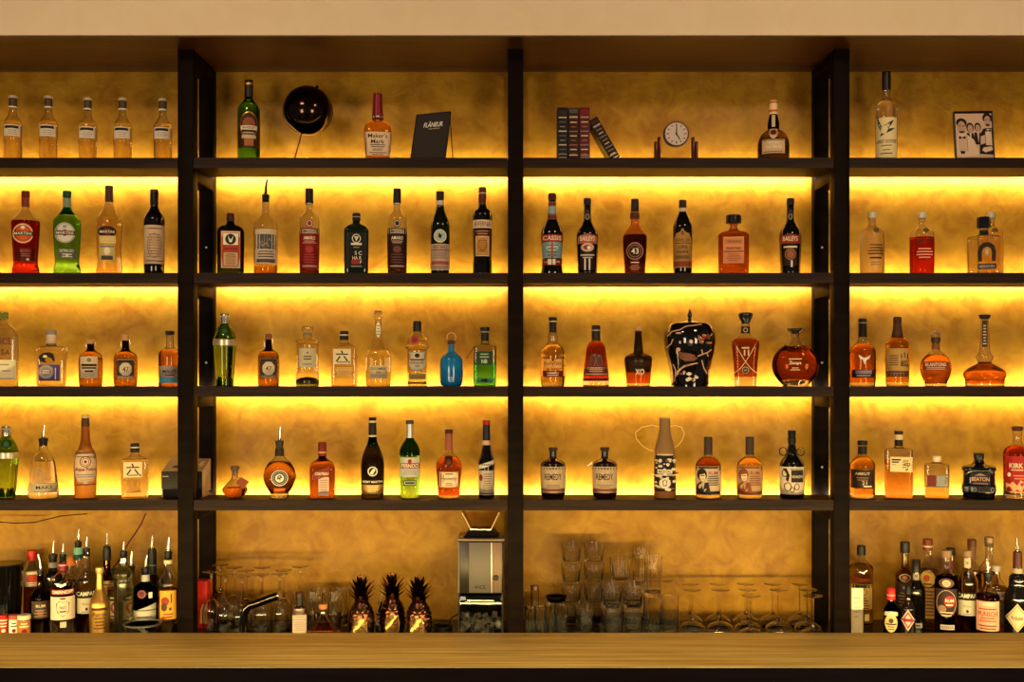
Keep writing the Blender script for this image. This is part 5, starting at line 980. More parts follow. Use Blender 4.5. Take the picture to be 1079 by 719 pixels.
# bottles in the speed row, far left bay
def std(b, top, sh0, sh1, hw, neck, glass, liq=None, lvl=None, sq=None, solid=False, bot=None):
    """straight-sided bottle: neck from top, shoulder between sh0 and sh1"""
    b.body([(top, neck * .9), (sh0, neck * 1.08), (sh0 + (sh1 - sh0) * .35, neck + (hw - neck) * .42), (sh0 + (sh1 - sh0) * .75, hw * .92), (sh1, hw), (base(b.y) - 3, (bot or hw)), (base(b.y), (bot or hw) * .96)], glass, liq, lvl, None, sq, solid=solid)
t = thing('ice_bucket', 'black glossy ice bucket at the left edge of the back counter', 'bucket', (X(6, .16), .16, CZ)); s_ = 1 / S(.16)
h = Z(594, .16) - CZ
MB().lathe([(.0, 14 * s_), (h - .004, 17.4 * s_), (h, 17.6 * s_), (h - .002, 16.6 * s_), (.01, 13 * s_)][:3] + [(h + .0005, 16.8 * s_), (h - .006, 16.4 * s_)], 36).build('body', M('0c0a09', .08, 0, .6), t)
MB().lathe([(h - .006, 17.5 * s_), (h - .003, 18.2 * s_), (h + .002, 17.9 * s_), (h + .002, 16.9 * s_)], 36).build('rim', M('2a2420', .2, .6), t)
mb = MB()
for k in range(5):
    a = -PI / 2 + (k - 2) * .5; mb.tube([(17.6 * s_ * math.cos(a), 17.6 * s_ * math.sin(a), h - .01), (15 * s_ * math.cos(a + .1), 15.4 * s_ * math.sin(a + .1), h * .5), (14.2 * s_ * math.cos(a - .1), 14.4 * s_ * math.sin(a - .1), .01)], .004, 6)
mb.build('folds', M('100d0b', .1, 0, .5), t)
for i, (cx, hw, c, lc, lab) in enumerate(((3.6, 4.6, RED, M('a8281c', .5), 'small spice jar with red lid at the left edge of the counter'), (14.4, 4.7, M('9a4a40', .5), WHITE, 'small white-labelled spice jar with reddish lid, between two other jars'), (25.4, 6.4, M('d8c4a0', .5), M('a86428', .5), 'amber spice jar with cream lid, rightmost of the three small jars'))):
    b = cb(lab, cx, .0, 'spice_jar', 'jar', 'small spice jars'); B0 = base(0)
    b.body([(651, hw * .85), (653, hw), (B0, hw)], M('8a5a34', .25, 0, .4) if i == 2 else M('c8b8a0', .3, 0, .4), solid=True)
    b.cap([(648, hw * .98), (648.6, hw * 1.06), (652.4, hw * 1.06)], c, 'lid'); b.lab(654, 668, hw * .9, lc, [L_(655, 661, hw * .7, 2, CREAM if i != 1 else INK), E_(664, hw * .4, 2, DKRED if i else CREAM)])
b = cb('clear bottle with a red cap and orange label behind the small pourer bottle', 33.8, .24); std(b, 588, 592, 604, 8.4, 4.2, CLEAR, G('b8623a'), 612)
b.cap([(580, 4.2), (580.6, 4.7), (590.4, 4.7)], M('b81c1c', .35)); b.lab(601, 617, 7.2, M('a89888', .5), [E_(609, 5.4, 5.4, M('b8401c', .5)), R(603, 6, 1.2, CREAM), L_(612, 616, 5, 2, CREAM)])
b = cb('short brown bottle with black pourer, left of the red-necked vodka', 42.8, .06); std(b, 606, 619, 630, 10.5, 3.6, G('8a6a50'), G('4a2a1c'), 625)
b.pourer(584, 601, 609, 3.4, BLACK, -2.4, 1.2); b.lab(632, 650, 8.6, M('3a2a22', .5), [T('RUM', 637, 3, BEIGE, 9), E_(644, 3.4, 3.6, M('8a4a2c', .5)), L_(640, 649, 7, 3, M('7a6a5c', .5))])
b = cb('dark bottle with pourer standing behind the red-necked vodka', 56, .17); std(b, 592, 600, 608, 9.4, 4, M('0e0a0a', .08, 0, .5), solid=True); b.pourer(571, 584, 594, 4.4, BLACK, .6, 1.1); b.cap([(592.6, 4.6), (598, 4.6)], M('8a8076', .5), 'neck_band')
b = cb('clear vodka bottle with red neck, white shield label and pourer', 66.2, .02, 'vodka_bottle'); std(b, 592, 602, 613, 12.6, 4, CLEAR, G('d8c8b4'), 616)
b.pourer(573, 583.6, 594, 3.6, BLACK, .4, 1.1); b.cap([(593.4, 3.9), (603, 4.2)], M('7a1420', .4), 'neck_foil'); b.cap([(595, 4.3), (596, 4.3)], M('c8a0a0', .4), 'foil_ring')
b.lab(619.4, 624.6, 11, M('7a1a20', .45), [T('SMIRNOFF', 622, 3.6, CREAM, 20)], name='name_band'); b.lab(627, 651, 11.6, M('cdb8a0', .6), [P_([(-6.4, 634), (-3.6, 631.4), (0, 632.6), (3.6, 631.4), (6.4, 634), (5.6, 643), (0, 648), (-5.6, 643)], INK), P_([(-5.6, 634.4), (-3.2, 632.2), (0, 633.4), (3.2, 632.2), (5.6, 634.4), (4.9, 642.6), (0, 647), (-4.9, 642.6)], M('cdb8a0', .6)), T('No21', 638, 3, INK, 6), L_(640.6, 644, 3.4, 1, INK), E_(628.8, 3, 1, DKRED)]); b.lab(653, 659, 3, M('b8a894', .5), [], dx=.4, name='lower_label')
b = cb('tall bottle with a teal collar pourer, behind the row of white-lettered bottles', 82.4, .22); std(b, 588, 596, 606, 9.6, 3.8, CLEAR, G('d8a868'), 612)
b.pourer(558, 570.4, 578, 3.6, BLACK, .6, 1); b.cap([(577, 4), (577.6, 4.4), (584, 4.5)], TEAL, 'collar'); b.cap([(584, 4.6), (589, 4.6)], M('1c4a44', .4), 'collar_base')
b = cb('bottle with an orange paper cone cap, between the red-necked vodka and the teal collar', 74, .12); std(b, 596, 602, 612, 7.6, 3.4, CLEAR, G('d0a060'), 616)
b.cap([(586.6, .6), (589, 3), (594, 6.6), (595.4, 6.8)], M('c0682c', .6), 'paper_cone')
def bitter(label, cx, y, top, sh0, sh1, hw, lab_y, pour):
    b = cb(label, cx, y, 'aperitif_bottle'); std(b, top, sh0, sh1, hw, 3.9, CLEAR, G('5a1814'), lab_y + 26)
    b.lab(lab_y, lab_y + 7, hw * .94, M('14110f', .5), [T('CAMPARI', lab_y + 3.5, 4.6, CREAM, hw * 1.8)], name='name_band')
    b.lab(lab_y + 8, lab_y + 24, hw * .84, M('c0b498', .6), [T('Bitter', lab_y + 14, 2.6, SLATE, 8), E_(lab_y + 19.4, 1.3, 1.6, INK), L_(lab_y + 21, lab_y + 23.6, 5, 1, SLATE)])
    return b
b = bitter('white-lettered bitter aperitif bottle with steel pourer, left of the gold bottle', 91.2, .08, 580, 598, 612, 10.8, 620.6, 1); b.pourer(566, 577.6, 586, 3.8, BLACK, .3, 1.3)
b = cb('slender metallic gold bottle in the middle of the left counter group', 105, -.02, 'tequila_bottle'); GLD = M('a87c3c', .32, .85)
b.body([(600, 3.2), (606, 3.4), (620, 4.2), (626, 6.4), (634, 9.6), (640, 10.4), (base(-.02), 10)], GLD, solid=True)
b.cap([(598, 3.8), (598.6, 4.3), (601.6, 4.2), (605.4, 3.3)], M('c8a468', .35, .6)); b.lab(638, 655, 8.6, None, [R(640.4, 7.4, 1.4, M('3a2410', .5)), T('Patrón', 646, 4.4, M('3a2410', .5), 13), R(650, 5.6, .5, M('3a2410', .5)), L_(652, 662, 6, 3, M('4a3018', .5))], name='printing')
b = cb('red-brown bottle with black collar pourer and cream label, behind the gold bottle', 112.6, .18); std(b, 588, 604, 612, 9.2, 3.8, G('a8603c'), G('7a3018'), 604)
b.pourer(562, 575.4, 580, 3.8, BLACK, .2, 1.2); b.cap([(578.4, 4.2), (590, 4.4)], M('1a1412', .35), 'collar'); b.lab(611, 634, 8.2, M('c8a468', .6), [L_(613, 631, 6.6, 5, BROWN2), E_(620, 2.4, 3, M('a8783c', .5))])
b = cb('bottle with black band and round red label behind the frosted bottle', 122.4, .12); std(b, 606, 610, 618, 8.6, 3.6, CLEAR, G('c8a080'), 622)
b.cap([(599, 3.6), (599.6, 4), (607.6, 4)], BLACK); b.lab(626.6, 631, 7.8, INK, [L_(627, 630.6, 6, 1, CREAM)], name='black_band'); b.lab(632, 650, 7.6, M('c0a890', .6), [E_(639, 5.6, 6.6, M('8a2420', .5)), L_(636, 642, 4, 3, CREAM), L_(646, 650, 6, 1, INK)])
b = cb('pale green frosted ribbed bottle with a black collar pourer', 130.2, .02, 'spirit_bottle')
b.body([(592, 3.8), (597, 4.2), (600, 6.6), (603, 9.2), (606, 9.6), (608, 9.1), (612, 9.1), (614, 9.6), (650, 9.4), (655, 9), (base(.02), 9)], G('d4d8a8', .2), G('dcdcb0', .15), 604, flutes=1)
b.pourer(571, 580.6, 594.6, 3.8, BLACK, .2, 1.2); b.cap([(588, 4), (593, 4.2)], STEEL, 'collar_ring')
b = cb('small-necked bottle with steel pourer between the frosted and the dark green bottles', 138.6, .21); std(b, 600, 610, 618, 8.4, 3.6, CLEAR, G('b89468'), 622); b.pourer(581, 596, 603, 3.8, BLACK, .3, 1.5)
b = cb('dark green rounded gin bottle with white diagonal label and pourer', 153.2, .085, 'gin_bottle')
b.body([(604, 3.8), (612, 4.2), (615, 7), (618, 10.6), (622, 12.8), (628, 13.2), (660, 12.8), (base(.085), 12.4)], G('1e5a34'), G('174a28'), 618)
b.pourer(586, 598, 606, 4.4, BLACK, 1.6, 1.1); b.cap([(605.6, 4.2), (612.6, 4.4)], M('a8a49c', .4), 'neck_foil'); b.lab(619.6, 628.4, 4.4, M('5a1420', .45), [O_(624, 3.6, 3.6, .5, M('a86a6a', .5))], 'ellipse', dx=-3.6, name='wax_seal')
b.lab(638, 656, 11.6, M('b4ac9c', .6), [T('Tanqueray', 648, 3.6, INK, 17, -1), R(641, 11.4, .5, INK), L_(651, 656, 8, 2, SLATE, -1)], 'slant', dx=-1); b.lab(622.4, 628.4, 1.8, CREAM, [], dx=5, name='neck_sticker')
b = cb('tall black-necked bottle behind the dark green gin', 160.4, .20); std(b, 580, 604, 612, 10, 4, M('1c0a0a', .08, 0, .4), solid=True); b.pourer(564.6, 578, 584, 3.8, BLACK, .3, 1.5); b.cap([(580.4, 4.4), (605, 4.8)], M('141216', .35), 'neck_sleeve'); b.cap([(595, 4.9), (596, 4.9)], SLATE, 'sleeve_ring')
b = cb('clear spiced rum bottle with a yellow label and red seal, beside the post', 177.2, .04, 'rum_bottle'); std(b, 588, 600, 616, 10, 4, CLEAR, G('d8b070'), 620)
b.pourer(566.4, 580.6, 589, 4.2, BLACK, .6, 1.9); b.cap([(590, 4.4), (594, 4.5)], BEIGE, 'neck_band')
b.lab(621, 651, 8.2, M('c8922c', .55), [E_(632, 4, 4.6, M('8a2a20', .5), -3), E_(638, 3, 4.4, M('4a2a1c', .5), -4), R(629, .7, 5, BROWN2, 3), R(640, 1.2, 1.6, BROWN2, 2), L_(644, 650, 5, 2, DKRED), E_(649, 2.4, 1.4, M('a83828', .5), -4)])
# glass dish in front
t = thing('glass_dish', 'low clear glass dish at the front of the left counter group', 'dish', (X(150.5, -.085), -.085, CZ)); s_ = 1 / S(-.085)
h = Z(656.4, -.085) - CZ
def vessel(pro, inner, m, name, parent, n=32, flute=0, seg=None):
    """open glass vessel of revolution: outer profile up from the foot, inner profile back down"""
    P = [(z, max(r, .0005)) for z, r in pro] + [(z, max(r, .0005)) for z, r in inner]
    v = []; f = []
    for i, (z, r) in enumerate(P):
        fl = flute if (flute and 0 < i < len(pro) - 1) else 0
        for k in range(n): q = r * (1 - fl * (k % 2)); v.append((q * math.cos(2 * PI * k / n), q * math.sin(2 * PI * k / n), z))
    for i in range(len(P) - 1):
        for k in range(n): f.append((i * n + k, i * n + (k + 1) % n, (i + 1) * n + (k + 1) % n, (i + 1) * n + k))
    f.append(tuple(range(n - 1, -1, -1))); f.append(tuple((len(P) - 1) * n + k for k in range(n)))
    return link(name, v, f, m, parent, True, None, 40)
vessel([(0, 14 * s_), (.006, 17 * s_), (h * .6, 18.6 * s_), (h, 19.2 * s_)], [(h, 18 * s_), (h * .6, 17.2 * s_), (.012, 14.5 * s_), (.011, 0)], G('eef0e4'), 'bowl', t, 40)
vessel([(h - .006, 19.2 * s_), (h - .003, 19.9 * s_), (h + .001, 19.6 * s_)], [(h + .001, 18.4 * s_), (h - .006, 18.2 * s_)], G('f8f6ee', .35), 'rim', t, 40)
# cables
def cable(name, label, pts, r, m):
    mb = MB().tube(pts, r, 8); o = mb.build(name, m, None); c = Vector(pts[0]); return tag(o, label, 'cable')
def w3(px, py, y): return (X(px, y), y, Z(py, y))
cable('cable', 'thin black cable sagging under the lowest shelf at the left', [w3(-4, 550, .25), w3(16, 551.6, .25), w3(36, 550.8, .25), w3(50, 547.4, .25), w3(64, 544, .25), w3(80, 542.4, .25), w3(92, 541.6, .25)], .0022, BLACK)
cable('cable', 'red-brown cable slanting down behind the frosted bottle', [w3(153.6, 541, .25), w3(149, 552, .25), w3(142, 563, .25), w3(135, 573, .25), w3(131, 580, .25), w3(126, 590, .26), w3(118, 600, .27), w3(112, 608, .275), w3(109, 652, .285)], .003, M('4a1c18', .5))

# --- second bay of the counter
t = thing('paper_box', 'tall narrow red box with a cream printed side, beside the left post', 'box', (X(212, .17), .17, CZ)); s_ = 1 / S(.17)
zt = Z(612.6, .17) - CZ
MB().box(-6.4 * s_, 6.2 * s_, 0, .05, 0, zt, 0, .001).build('carton', M('b81c14', .45), t)
MB().add([(-1.4 * s_, -.0006, zt * .1), (5.9 * s_, -.0006, zt * .1), (5.9 * s_, -.0006, zt * .6), (3.6 * s_, -.0006, zt * .52), (1 * s_, -.0006, zt * .5), (-.6 * s_, -.0006, zt * .4)], [(0, 1, 2, 3, 4, 5)]).build('cream_print', M('d8a878', .5), t, False)
mb = MB()
for k in range(4): mb.tube([((1 + k * 1.1) * s_, -.001, zt * .14), ((2.6 + (k % 2)) * s_, -.001, zt * (.24 + .03 * k)), ((1.6 + k) * s_, -.001, zt * .4)], .0007, 5)
mb.build('line_drawing', BROWN2, t)
WG = G('fdfcf8')
def inverted_glass(name, foot, stem, bowl, H, prof):
    """stemmed glass standing on its rim. prof = bowl outer radii from the rim upward [(z, r)]"""
    t = thing(name, '', '', (0, 0, 0)); th = .0019; zb = prof[-1][0]
    vessel([(z, r) for z, r in prof], [(z - .0006, r - th) for z, r in prof[::-1]], WG, 'bowl', t, 32)
    MB().lathe(spline([(zb - .003, prof[-1][1]), (zb + .006, .0055), (zb + .02, stem), (H - .02, stem), (H - .008, stem * 1.5), (H - .003, foot * .4)], 4), 16).build('stem', WG, t)
    MB().lathe([(H - .0065, foot * .22), (H - .0038, foot * .7), (H - .0024, foot * .97), (H - .0012, foot), (H, foot * .97)], 32).build('foot', WG, t)
    return t
wine = inverted_glass('wine_glass', .034, .0045, .036, .245, [(0, .031), (.03, .0345), (.06, .0365), (.09, .036), (.11, .031), (.125, .021), (.133, .010)])
WPOS = [(222.9, .10, 'standing at the left end beside the red box'), (237.4, .03, 'second from the left in the front row'), (255, -.005, 'behind the bend of the tap'), (275, .035, 'right of the tap bend'), (294.4, .05, 'beside the white-labelled bottle'),
        (247, .19, 'in the back row, second from the left'), (259.4, .12, 'in the middle row above the tap'), (276.4, .19, 'in the back row over the tap spout'), (299, .13, 'behind the white-labelled bottle, left'), (316, .21, 'behind the white-labelled bottle, right'), (232, .25, 'in the back row, leftmost')]
for i, (px, y, wh) in enumerate(WPOS):
    o = wine if i == 0 else copy_tree(wine, (0, 0, 0))
    o.location = (X(px, y), y, CZ); tag(o, f'upturned wine glass {wh}', 'wine glass', 'upturned wine glasses on the back counter')
# tap
t = thing('tap', 'dark polished bent tap rising in front of the upturned wine glasses', 'tap', (X(257, -.07), -.07, CZ)); s_ = 1 / S(-.07)
TAPM = M('4a443a', .14, 1.0); z0 = lambda py: Z(py, -.07) - CZ
MB().tube([(0, 0, 0), (0, 0, z0(655)), (.4 * s_, 0, z0(648)), (2.4 * s_, 0, z0(642)), (7 * s_, -.004, z0(638)), (16 * s_, -.01, z0(635)), (28 * s_, -.02, z0(630)), (39 * s_, -.03, z0(626))], .0155, 16).build('spout', TAPM, t)
MB().lathe([(0, .028), (.006, .028), (.012, .019)], 24).build('collar', TAPM, t)
MB().tube([(39 * s_, -.03, z0(626)), (40 * s_, -.031, z0(625.6))], .0163, 16).build('aerator', M('a89c7c', .25, .9), t)
b = cb('small white-labelled bottle with a dark neck, right of the upturned wine glasses', 315.6, .0, 'bitters_bottle'); std(b, 629, 638, 646, 7.8, 3.4, G('b8a898'), G('6a4a3a'), 645, sq=(.8, 4))
b.cap([(624, 3.6), (624.6, 4), (630, 4)], M('3a1c16', .4)); b.cap([(630, 3.7), (638, 4)], M('1c1614', .4), 'neck_sleeve'); b.lab(631, 637, 2.6, M('a89484', .6), [], dx=.8, name='neck_label')
b.lab(641, base(0), 7.2, M('b49c8c', .65), [L_(642, 650, 6, 4, M('8a7468', .6)), R(652, 6.6, .4, SLATE), L_(653.6, 664, 6, 5, M('8a7468', .6))])
def tumbler(name, H, r0, r1, flute=.05, wall=.0026, foot=.012, n=36):
    t = thing(name, '', '', (0, 0, 0))
    vessel([(0, r0 * .95), (.002, r0), (H * .2, r0 + (r1 - r0) * .2), (H * .62, r0 + (r1 - r0) * .64), (H * .9, r0 + (r1 - r0) * .92), (H, r1)], [(H, r1 - wall), (H * .6, r0 + (r1 - r0) * .6 - wall), (foot + .004, r0 - wall), (foot, r0 * .8), (foot, 0)], WG, 'cup', t, n, flute)
    return t
flare = tumbler('flared_tumbler', .155, .026, .0405, .05, .0026, .012, 24)
for i, (px, y, wh) in enumerate(((330, .10, 'front left of the four'), (351.6, .10, 'front right of the four'), (338, .20, 'back left of the four'), (359.4, .20, 'back right of the four'))):
    o = flare if i == 0 else copy_tree(flare, (0, 0, 0)); o.location = (X(px, y), y, CZ)
    tag(o, f'tall flared ribbed tumbler behind the small carafe, {wh}', 'glass', 'flared tumblers')
b = cb('small cork-stoppered glass carafe with orange oil and a loop handle', 340.6, -.02, 'carafe', 'carafe', 'carafe')
b.body([(640, 3), (645, 3.2), (649, 4), (655, 6.6), (660, 9), (664, 10.6), (base(-.02), 9)], CLEAR, G('e0602c'), 655.6)
b.cap([(636.6, 3.8), (637.2, 4.5), (641, 4.4), (642.4, 3.2)], M('a86a3c', .8), 'cork')
MB().tube([(3.4 / b.s, 0, b.z(648)), (8 / b.s, 0, b.z(646.4)), (11 / b.s, 0, b.z(649.4)), (10.6 / b.s, 0, b.z(654)), (7 / b.s, 0, b.z(657))], .0026, 8).build('handle', CLEAR, b.root); b.cap([(644.6, 3.6), (646, 3.7)], STEEL, 'neck_ring')
# pineapple cups
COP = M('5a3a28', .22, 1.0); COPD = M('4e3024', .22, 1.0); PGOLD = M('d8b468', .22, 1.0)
def pineapple():
    t = thing('pineapple_cup', '', '', (0, 0, 0)); r = lambda q: q / 262; H = .155
    P = spline([(0, r(8)), (.008, r(10.6)), (.045, r(13.2)), (.078, r(13.4)), (.11, r(12)), (.138, r(8.6)), (.15, r(6.4))], 5)
    n = 40; v = []; f = []
    rad = lambda z: next((P[i][1] + (P[i + 1][1] - P[i][1]) * (z - P[i][0]) / (P[i + 1][0] - P[i][0]) for i in range(len(P) - 1) if P[i][0] <= z <= P[i + 1][0]), P[-1][1])
    rows = 44
    for j in range(rows + 1):                                            # quilted diamond relief
        z = P[-1][0] * j / rows
        for k in range(n):
            a = 2 * PI * k / n; u = (a * 6 / PI + z * 52); w_ = (a * 6 / PI - z * 52)
            d = min(abs((u % 1) - .5), abs((w_ % 1) - .5)) * 2; q = rad(z) * (.955 + .07 * (1 - abs(u % 1 - .5) * 2) * (1 - abs(w_ % 1 - .5) * 2) * 1.6) if .006 < z < .14 else rad(z)
            v.append((q * math.cos(a), q * math.sin(a), z))
    for j in range(rows):
        for k in range(n): f.append((j * n + k, j * n + (k + 1) % n, (j + 1) * n + (k + 1) % n, (j + 1) * n + k))
    f.append(tuple(range(n - 1, -1, -1))); f.append(tuple(rows * n + k for k in range(n)))
    link('cup', v, f, COP, t, True, None, 25)
    mb = MB()                                                            # lattice panel on the front, the gold highlight put into its colour
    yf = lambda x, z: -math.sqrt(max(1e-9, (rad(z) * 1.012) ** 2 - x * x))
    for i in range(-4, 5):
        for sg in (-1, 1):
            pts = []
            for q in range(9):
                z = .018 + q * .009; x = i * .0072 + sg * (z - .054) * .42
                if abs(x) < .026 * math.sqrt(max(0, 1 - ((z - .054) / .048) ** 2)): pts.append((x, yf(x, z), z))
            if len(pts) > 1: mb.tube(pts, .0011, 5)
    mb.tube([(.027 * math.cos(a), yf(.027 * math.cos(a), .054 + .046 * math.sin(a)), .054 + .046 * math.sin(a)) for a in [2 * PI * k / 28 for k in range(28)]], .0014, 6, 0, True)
    mb.build('highlight_lattice', PGOLD, t)
    mb = MB(); z0 = .148
    mb.lathe([(.146, r(7)), (.153, r(7.4)), (.158, r(5.6)), (.16, r(3))], 20)
    for ring, (cnt, rr, zb, zt, out) in enumerate(((7, .020, .150, .178, .030), (7, .018, .160, .204, .034), (6, .014, .172, .228, .033), (5, .008, .184, .242, .020), (3, .003, .19, .25, .006))):
        for k in range(cnt):                                             # curved pointed leaves
            a = 2 * PI * k / cnt + ring * .45 - PI / 2; c, s2 = math.cos(a), math.sin(a); st = len(mb.v)
            for q in range(6):
                u = q / 5; R_ = rr + 1.15 * out * u ** 1.1; zq = zb + (zt - zb) * (u ** .8); w_ = .0125 * (1 - u) ** .75 * (.8 + .6 * u) + .0006; th = .0016 * (1 - u) + .0004; dp = .004 * (1 - u)
                mb.v += [(R_ * c - s2 * w_, R_ * s2 + c * w_, zq + dp), ((R_ - th) * c, (R_ - th) * s2, zq + th), (R_ * c + s2 * w_, R_ * s2 - c * w_, zq + dp), ((R_ + th) * c, (R_ + th) * s2, zq - th)]
            for q in range(5):
                for e in range(4): mb.f.append((st + q * 4 + e, st + q * 4 + (e + 1) % 4, st + q * 4 + 4 + (e + 1) % 4, st + q * 4 + 4 + e)); mb.m.append(0)
            mb.f.append((st + 20, st + 21, st + 22, st + 23)); mb.m.append(0)
    mb.lathe([(.15, .019), (.2, .012), (.22, .003)], 14)
    mb.build('leaf_crown', COPD, t, True, 60)
    return t
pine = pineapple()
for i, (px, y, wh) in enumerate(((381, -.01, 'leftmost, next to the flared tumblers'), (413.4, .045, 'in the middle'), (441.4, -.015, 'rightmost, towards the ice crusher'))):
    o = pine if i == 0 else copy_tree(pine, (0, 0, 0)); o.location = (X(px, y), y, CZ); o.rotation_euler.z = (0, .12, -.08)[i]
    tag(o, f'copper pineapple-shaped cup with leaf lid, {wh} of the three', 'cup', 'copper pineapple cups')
b = cb('small dark bottle with a pinkish label between two pineapple cups', 400.6, .11, 'bitters_bottle'); std(b, 637, 643, 648, 5, 2, M('14100f', .1, 0, .4), solid=True); b.cap([(634, 2.2), (638, 2.2)], BLACK); b.lab(645, 658, 4.6, M('b08a7a', .6), [R(651, .8, 4, DKRED), L_(646, 657, 3.6, 3, BROWN2)])
t = thing('bar_straw', 'thin pale straw leaning between two pineapple cups', 'straw', w3(392, 642, .10)); t.location = (X(395, .10), .10, CZ)
MB().tube([(-.012, 0, .0015), (.03, 0, .0016 + Z(626, .1) - CZ)], .0016, 8).build('tube', M('a8a090', .4), t); MB().tube([(.03, 0, .0016 + Z(626, .1) - CZ), (.034, -.003, .0016 + Z(621, .1) - CZ)], .0018, 8).build('bent_tip', M('a8a090', .4), t)
pts = []
for k in range(60): a = k * .42; pts.append((X(466, .1) + .036 * math.cos(a) * (1 + .1 * math.sin(k)), .1 + .05 * math.sin(a), CZ + .004 + .0004 * k))
pts += [w3(474, 654, .14), w3(478, 650, .18), w3(482, 648, .215), w3(490, 650, .228), w3(500, 652, .235)]
cable('cable', 'coiled black power cable left of the steel ice crusher', pts, .0034, BLACK)
# ice crusher
CY_ = .03; t = thing('ice_crusher', 'tall steel ice crusher with clear hopper and drawer, beside the middle post', 'ice crusher', (X(506.4, CY_), CY_, CZ + .0045)); s_ = 1 / S(CY_)
zz = lambda py: max(0, Z(py, CY_) - CZ); W2 = 23.6 * s_; D2 = .17
BSTEEL = M('56504a', .5, .5); DSTEEL = M('2e2a26', .3, .6); CSTEEL = M('6a5648', .5, .6)
MB().box(-W2, W2, 0, D2, zz(627), zz(571.6), 0, .004).build('housing', DSTEEL, t)
MB().box(-12.2 * s_, 10.6 * s_, -.004, .001, zz(626), zz(573), 0, .001).build('front_panel', BSTEEL, t)
MB().box(10.8 * s_, 12.6 * s_, -.006, .001, zz(626), zz(573), 0, .001).build('bright_edge', M('a89c8a', .4, .7), t)
MB().box(12.8 * s_, 22.4 * s_, -.003, .001, zz(626), zz(573), 0, .001).build('side_panel', CSTEEL, t)
MB().box(-W2, -W2 + 1.4 * s_, -.003, .001, zz(626), zz(573)).build('edge_trim', BSTEEL, t, False)
MB().box(-W2 - .5 * s_, W2 + 1.6 * s_, -.008, D2 + .004, zz(571.6), zz(568.6), 0, .002).build('top_plate', M('5a4a3e', .35, .7), t)
MB().lathe([(0, .0105), (.012, .0105), (.014, .008)], 20).xf(Matrix.Translation((16 * s_, -.003, zz(610))) @ Matrix.Rotation(PI / 2, 4, 'X')).build('knob', BLACK, t)
tv, tf, asp = text_mesh('4•ICE'); MB().add([(-.6 * s_ + x * 11.5 * s_, -.0046, zz(622) + y * 4 * s_) for x, y in tv], tf).build('lettering', INK, t, False)
a0 = Matrix.Identity(4)
def frustum(z0, z1, w0, w1, d0, d1, yc): return [(-w0, yc - d0, z0), (w0, yc - d0, z0), (w0, yc + d0, z0), (-w0, yc + d0, z0), (-w1, yc - d1, z1), (w1, yc - d1, z1), (w1, yc + d1, z1), (-w1, yc + d1, z1)]
BXF = [(3, 2, 1, 0), (4, 5, 6, 7), (0, 1, 5, 4), (1, 2, 6, 5), (2, 3, 7, 6), (3, 0, 4, 7)]
MB().add(frustum(zz(568.6), zz(561), 18.5 * s_, 12.6 * s_, .07, .05, .085), BXF).build('throat', M('1e1a18', .25, .5), t, False)
MB().box(-11.6 * s_, 11.8 * s_, .033, .037, zz(561.6), zz(559.6), 0, .001).build('throat_rim', STEEL, t)
mb = MB(); hz0, hz1 = zz(560.6), zz(542)                              # clear acrylic hopper, four sloping walls
for sg in (-1, 1):
    x0, x1 = 10.6 * s_ * sg, 19.4 * s_ * sg; e = .0025 * sg
    mb.add([(x0, .04, hz0), (x0 + e, .04, hz0), (x0 + e, .13, hz0), (x0, .13, hz0), (x1, .015, hz1), (x1 + e, .015, hz1), (x1 + e, .155, hz1), (x1, .155, hz1)], BXF)
for y0, y1, e in ((.04, .015, .0025), (.13, .155, -.0025)):
    mb.add([(-10.6 * s_, y0, hz0), (10.6 * s_, y0, hz0), (10.6 * s_, y0 + e, hz0), (-10.6 * s_, y0 + e, hz0), (-19.4 * s_, y1, hz1), (19.4 * s_, y1, hz1), (19.4 * s_, y1 + e, hz1), (-19.4 * s_, y1 + e, hz1)], BXF)
mb.build('hopper', G('f2e8d0'), t, False)
mb = MB()
for sg in (-1, 1): mb.tube([(sg * 11 * s_, .038, hz0), (sg * 19.8 * s_, .013, hz1)], .0028, 8); mb.lathe([(-.004, .004), (.004, .004)], 10, 0, sg * 10.6 * s_, .036, hz0)
mb.build('hopper_edge', M('c8a878', .25, .3), t)
mb = MB(); mb.box(-W2, -W2 + .004, 0, D2, 0, zz(627) - .0002); mb.box(W2 - .004, W2, 0, D2, 0, zz(627) - .0002); mb.box(-W2, W2, D2 - .004, D2, 0, zz(627)); mb.box(-W2, W2, 0, D2, 0, .006); mb.build('lower_frame', DSTEEL, t, False)
dr = MB().box(-22 * s_, 22 * s_, -.004, .14, .007, zz(629), 0, .003).build('drawer', G('c8c4bc'), t)
MB().box(-14 * s_, 14 * s_, -.014, -.004, zz(636), zz(632.6), 0, .002).build('drawer_handle', M('8a847c', .2, .9), dr)
random.seed(5); mb = MB()
for k in range(46):
    x, y, z = random.uniform(-19, 19) * s_, random.uniform(.01, .1), random.uniform(.012, .075); q = random.uniform(.007, .012)
    st = len(mb.v); mb.box(-q, q, -q * .8, q * .8, -q, q); mb.xf(Matrix.Translation((x, y, z)) @ Euler((random.random() * 3, random.random() * 3, 0)).to_matrix().to_4x4(), st)
tag(mb.build('crushed_ice', M('6e6a62', .2, 0, .5), dr, False), kind='stuff')

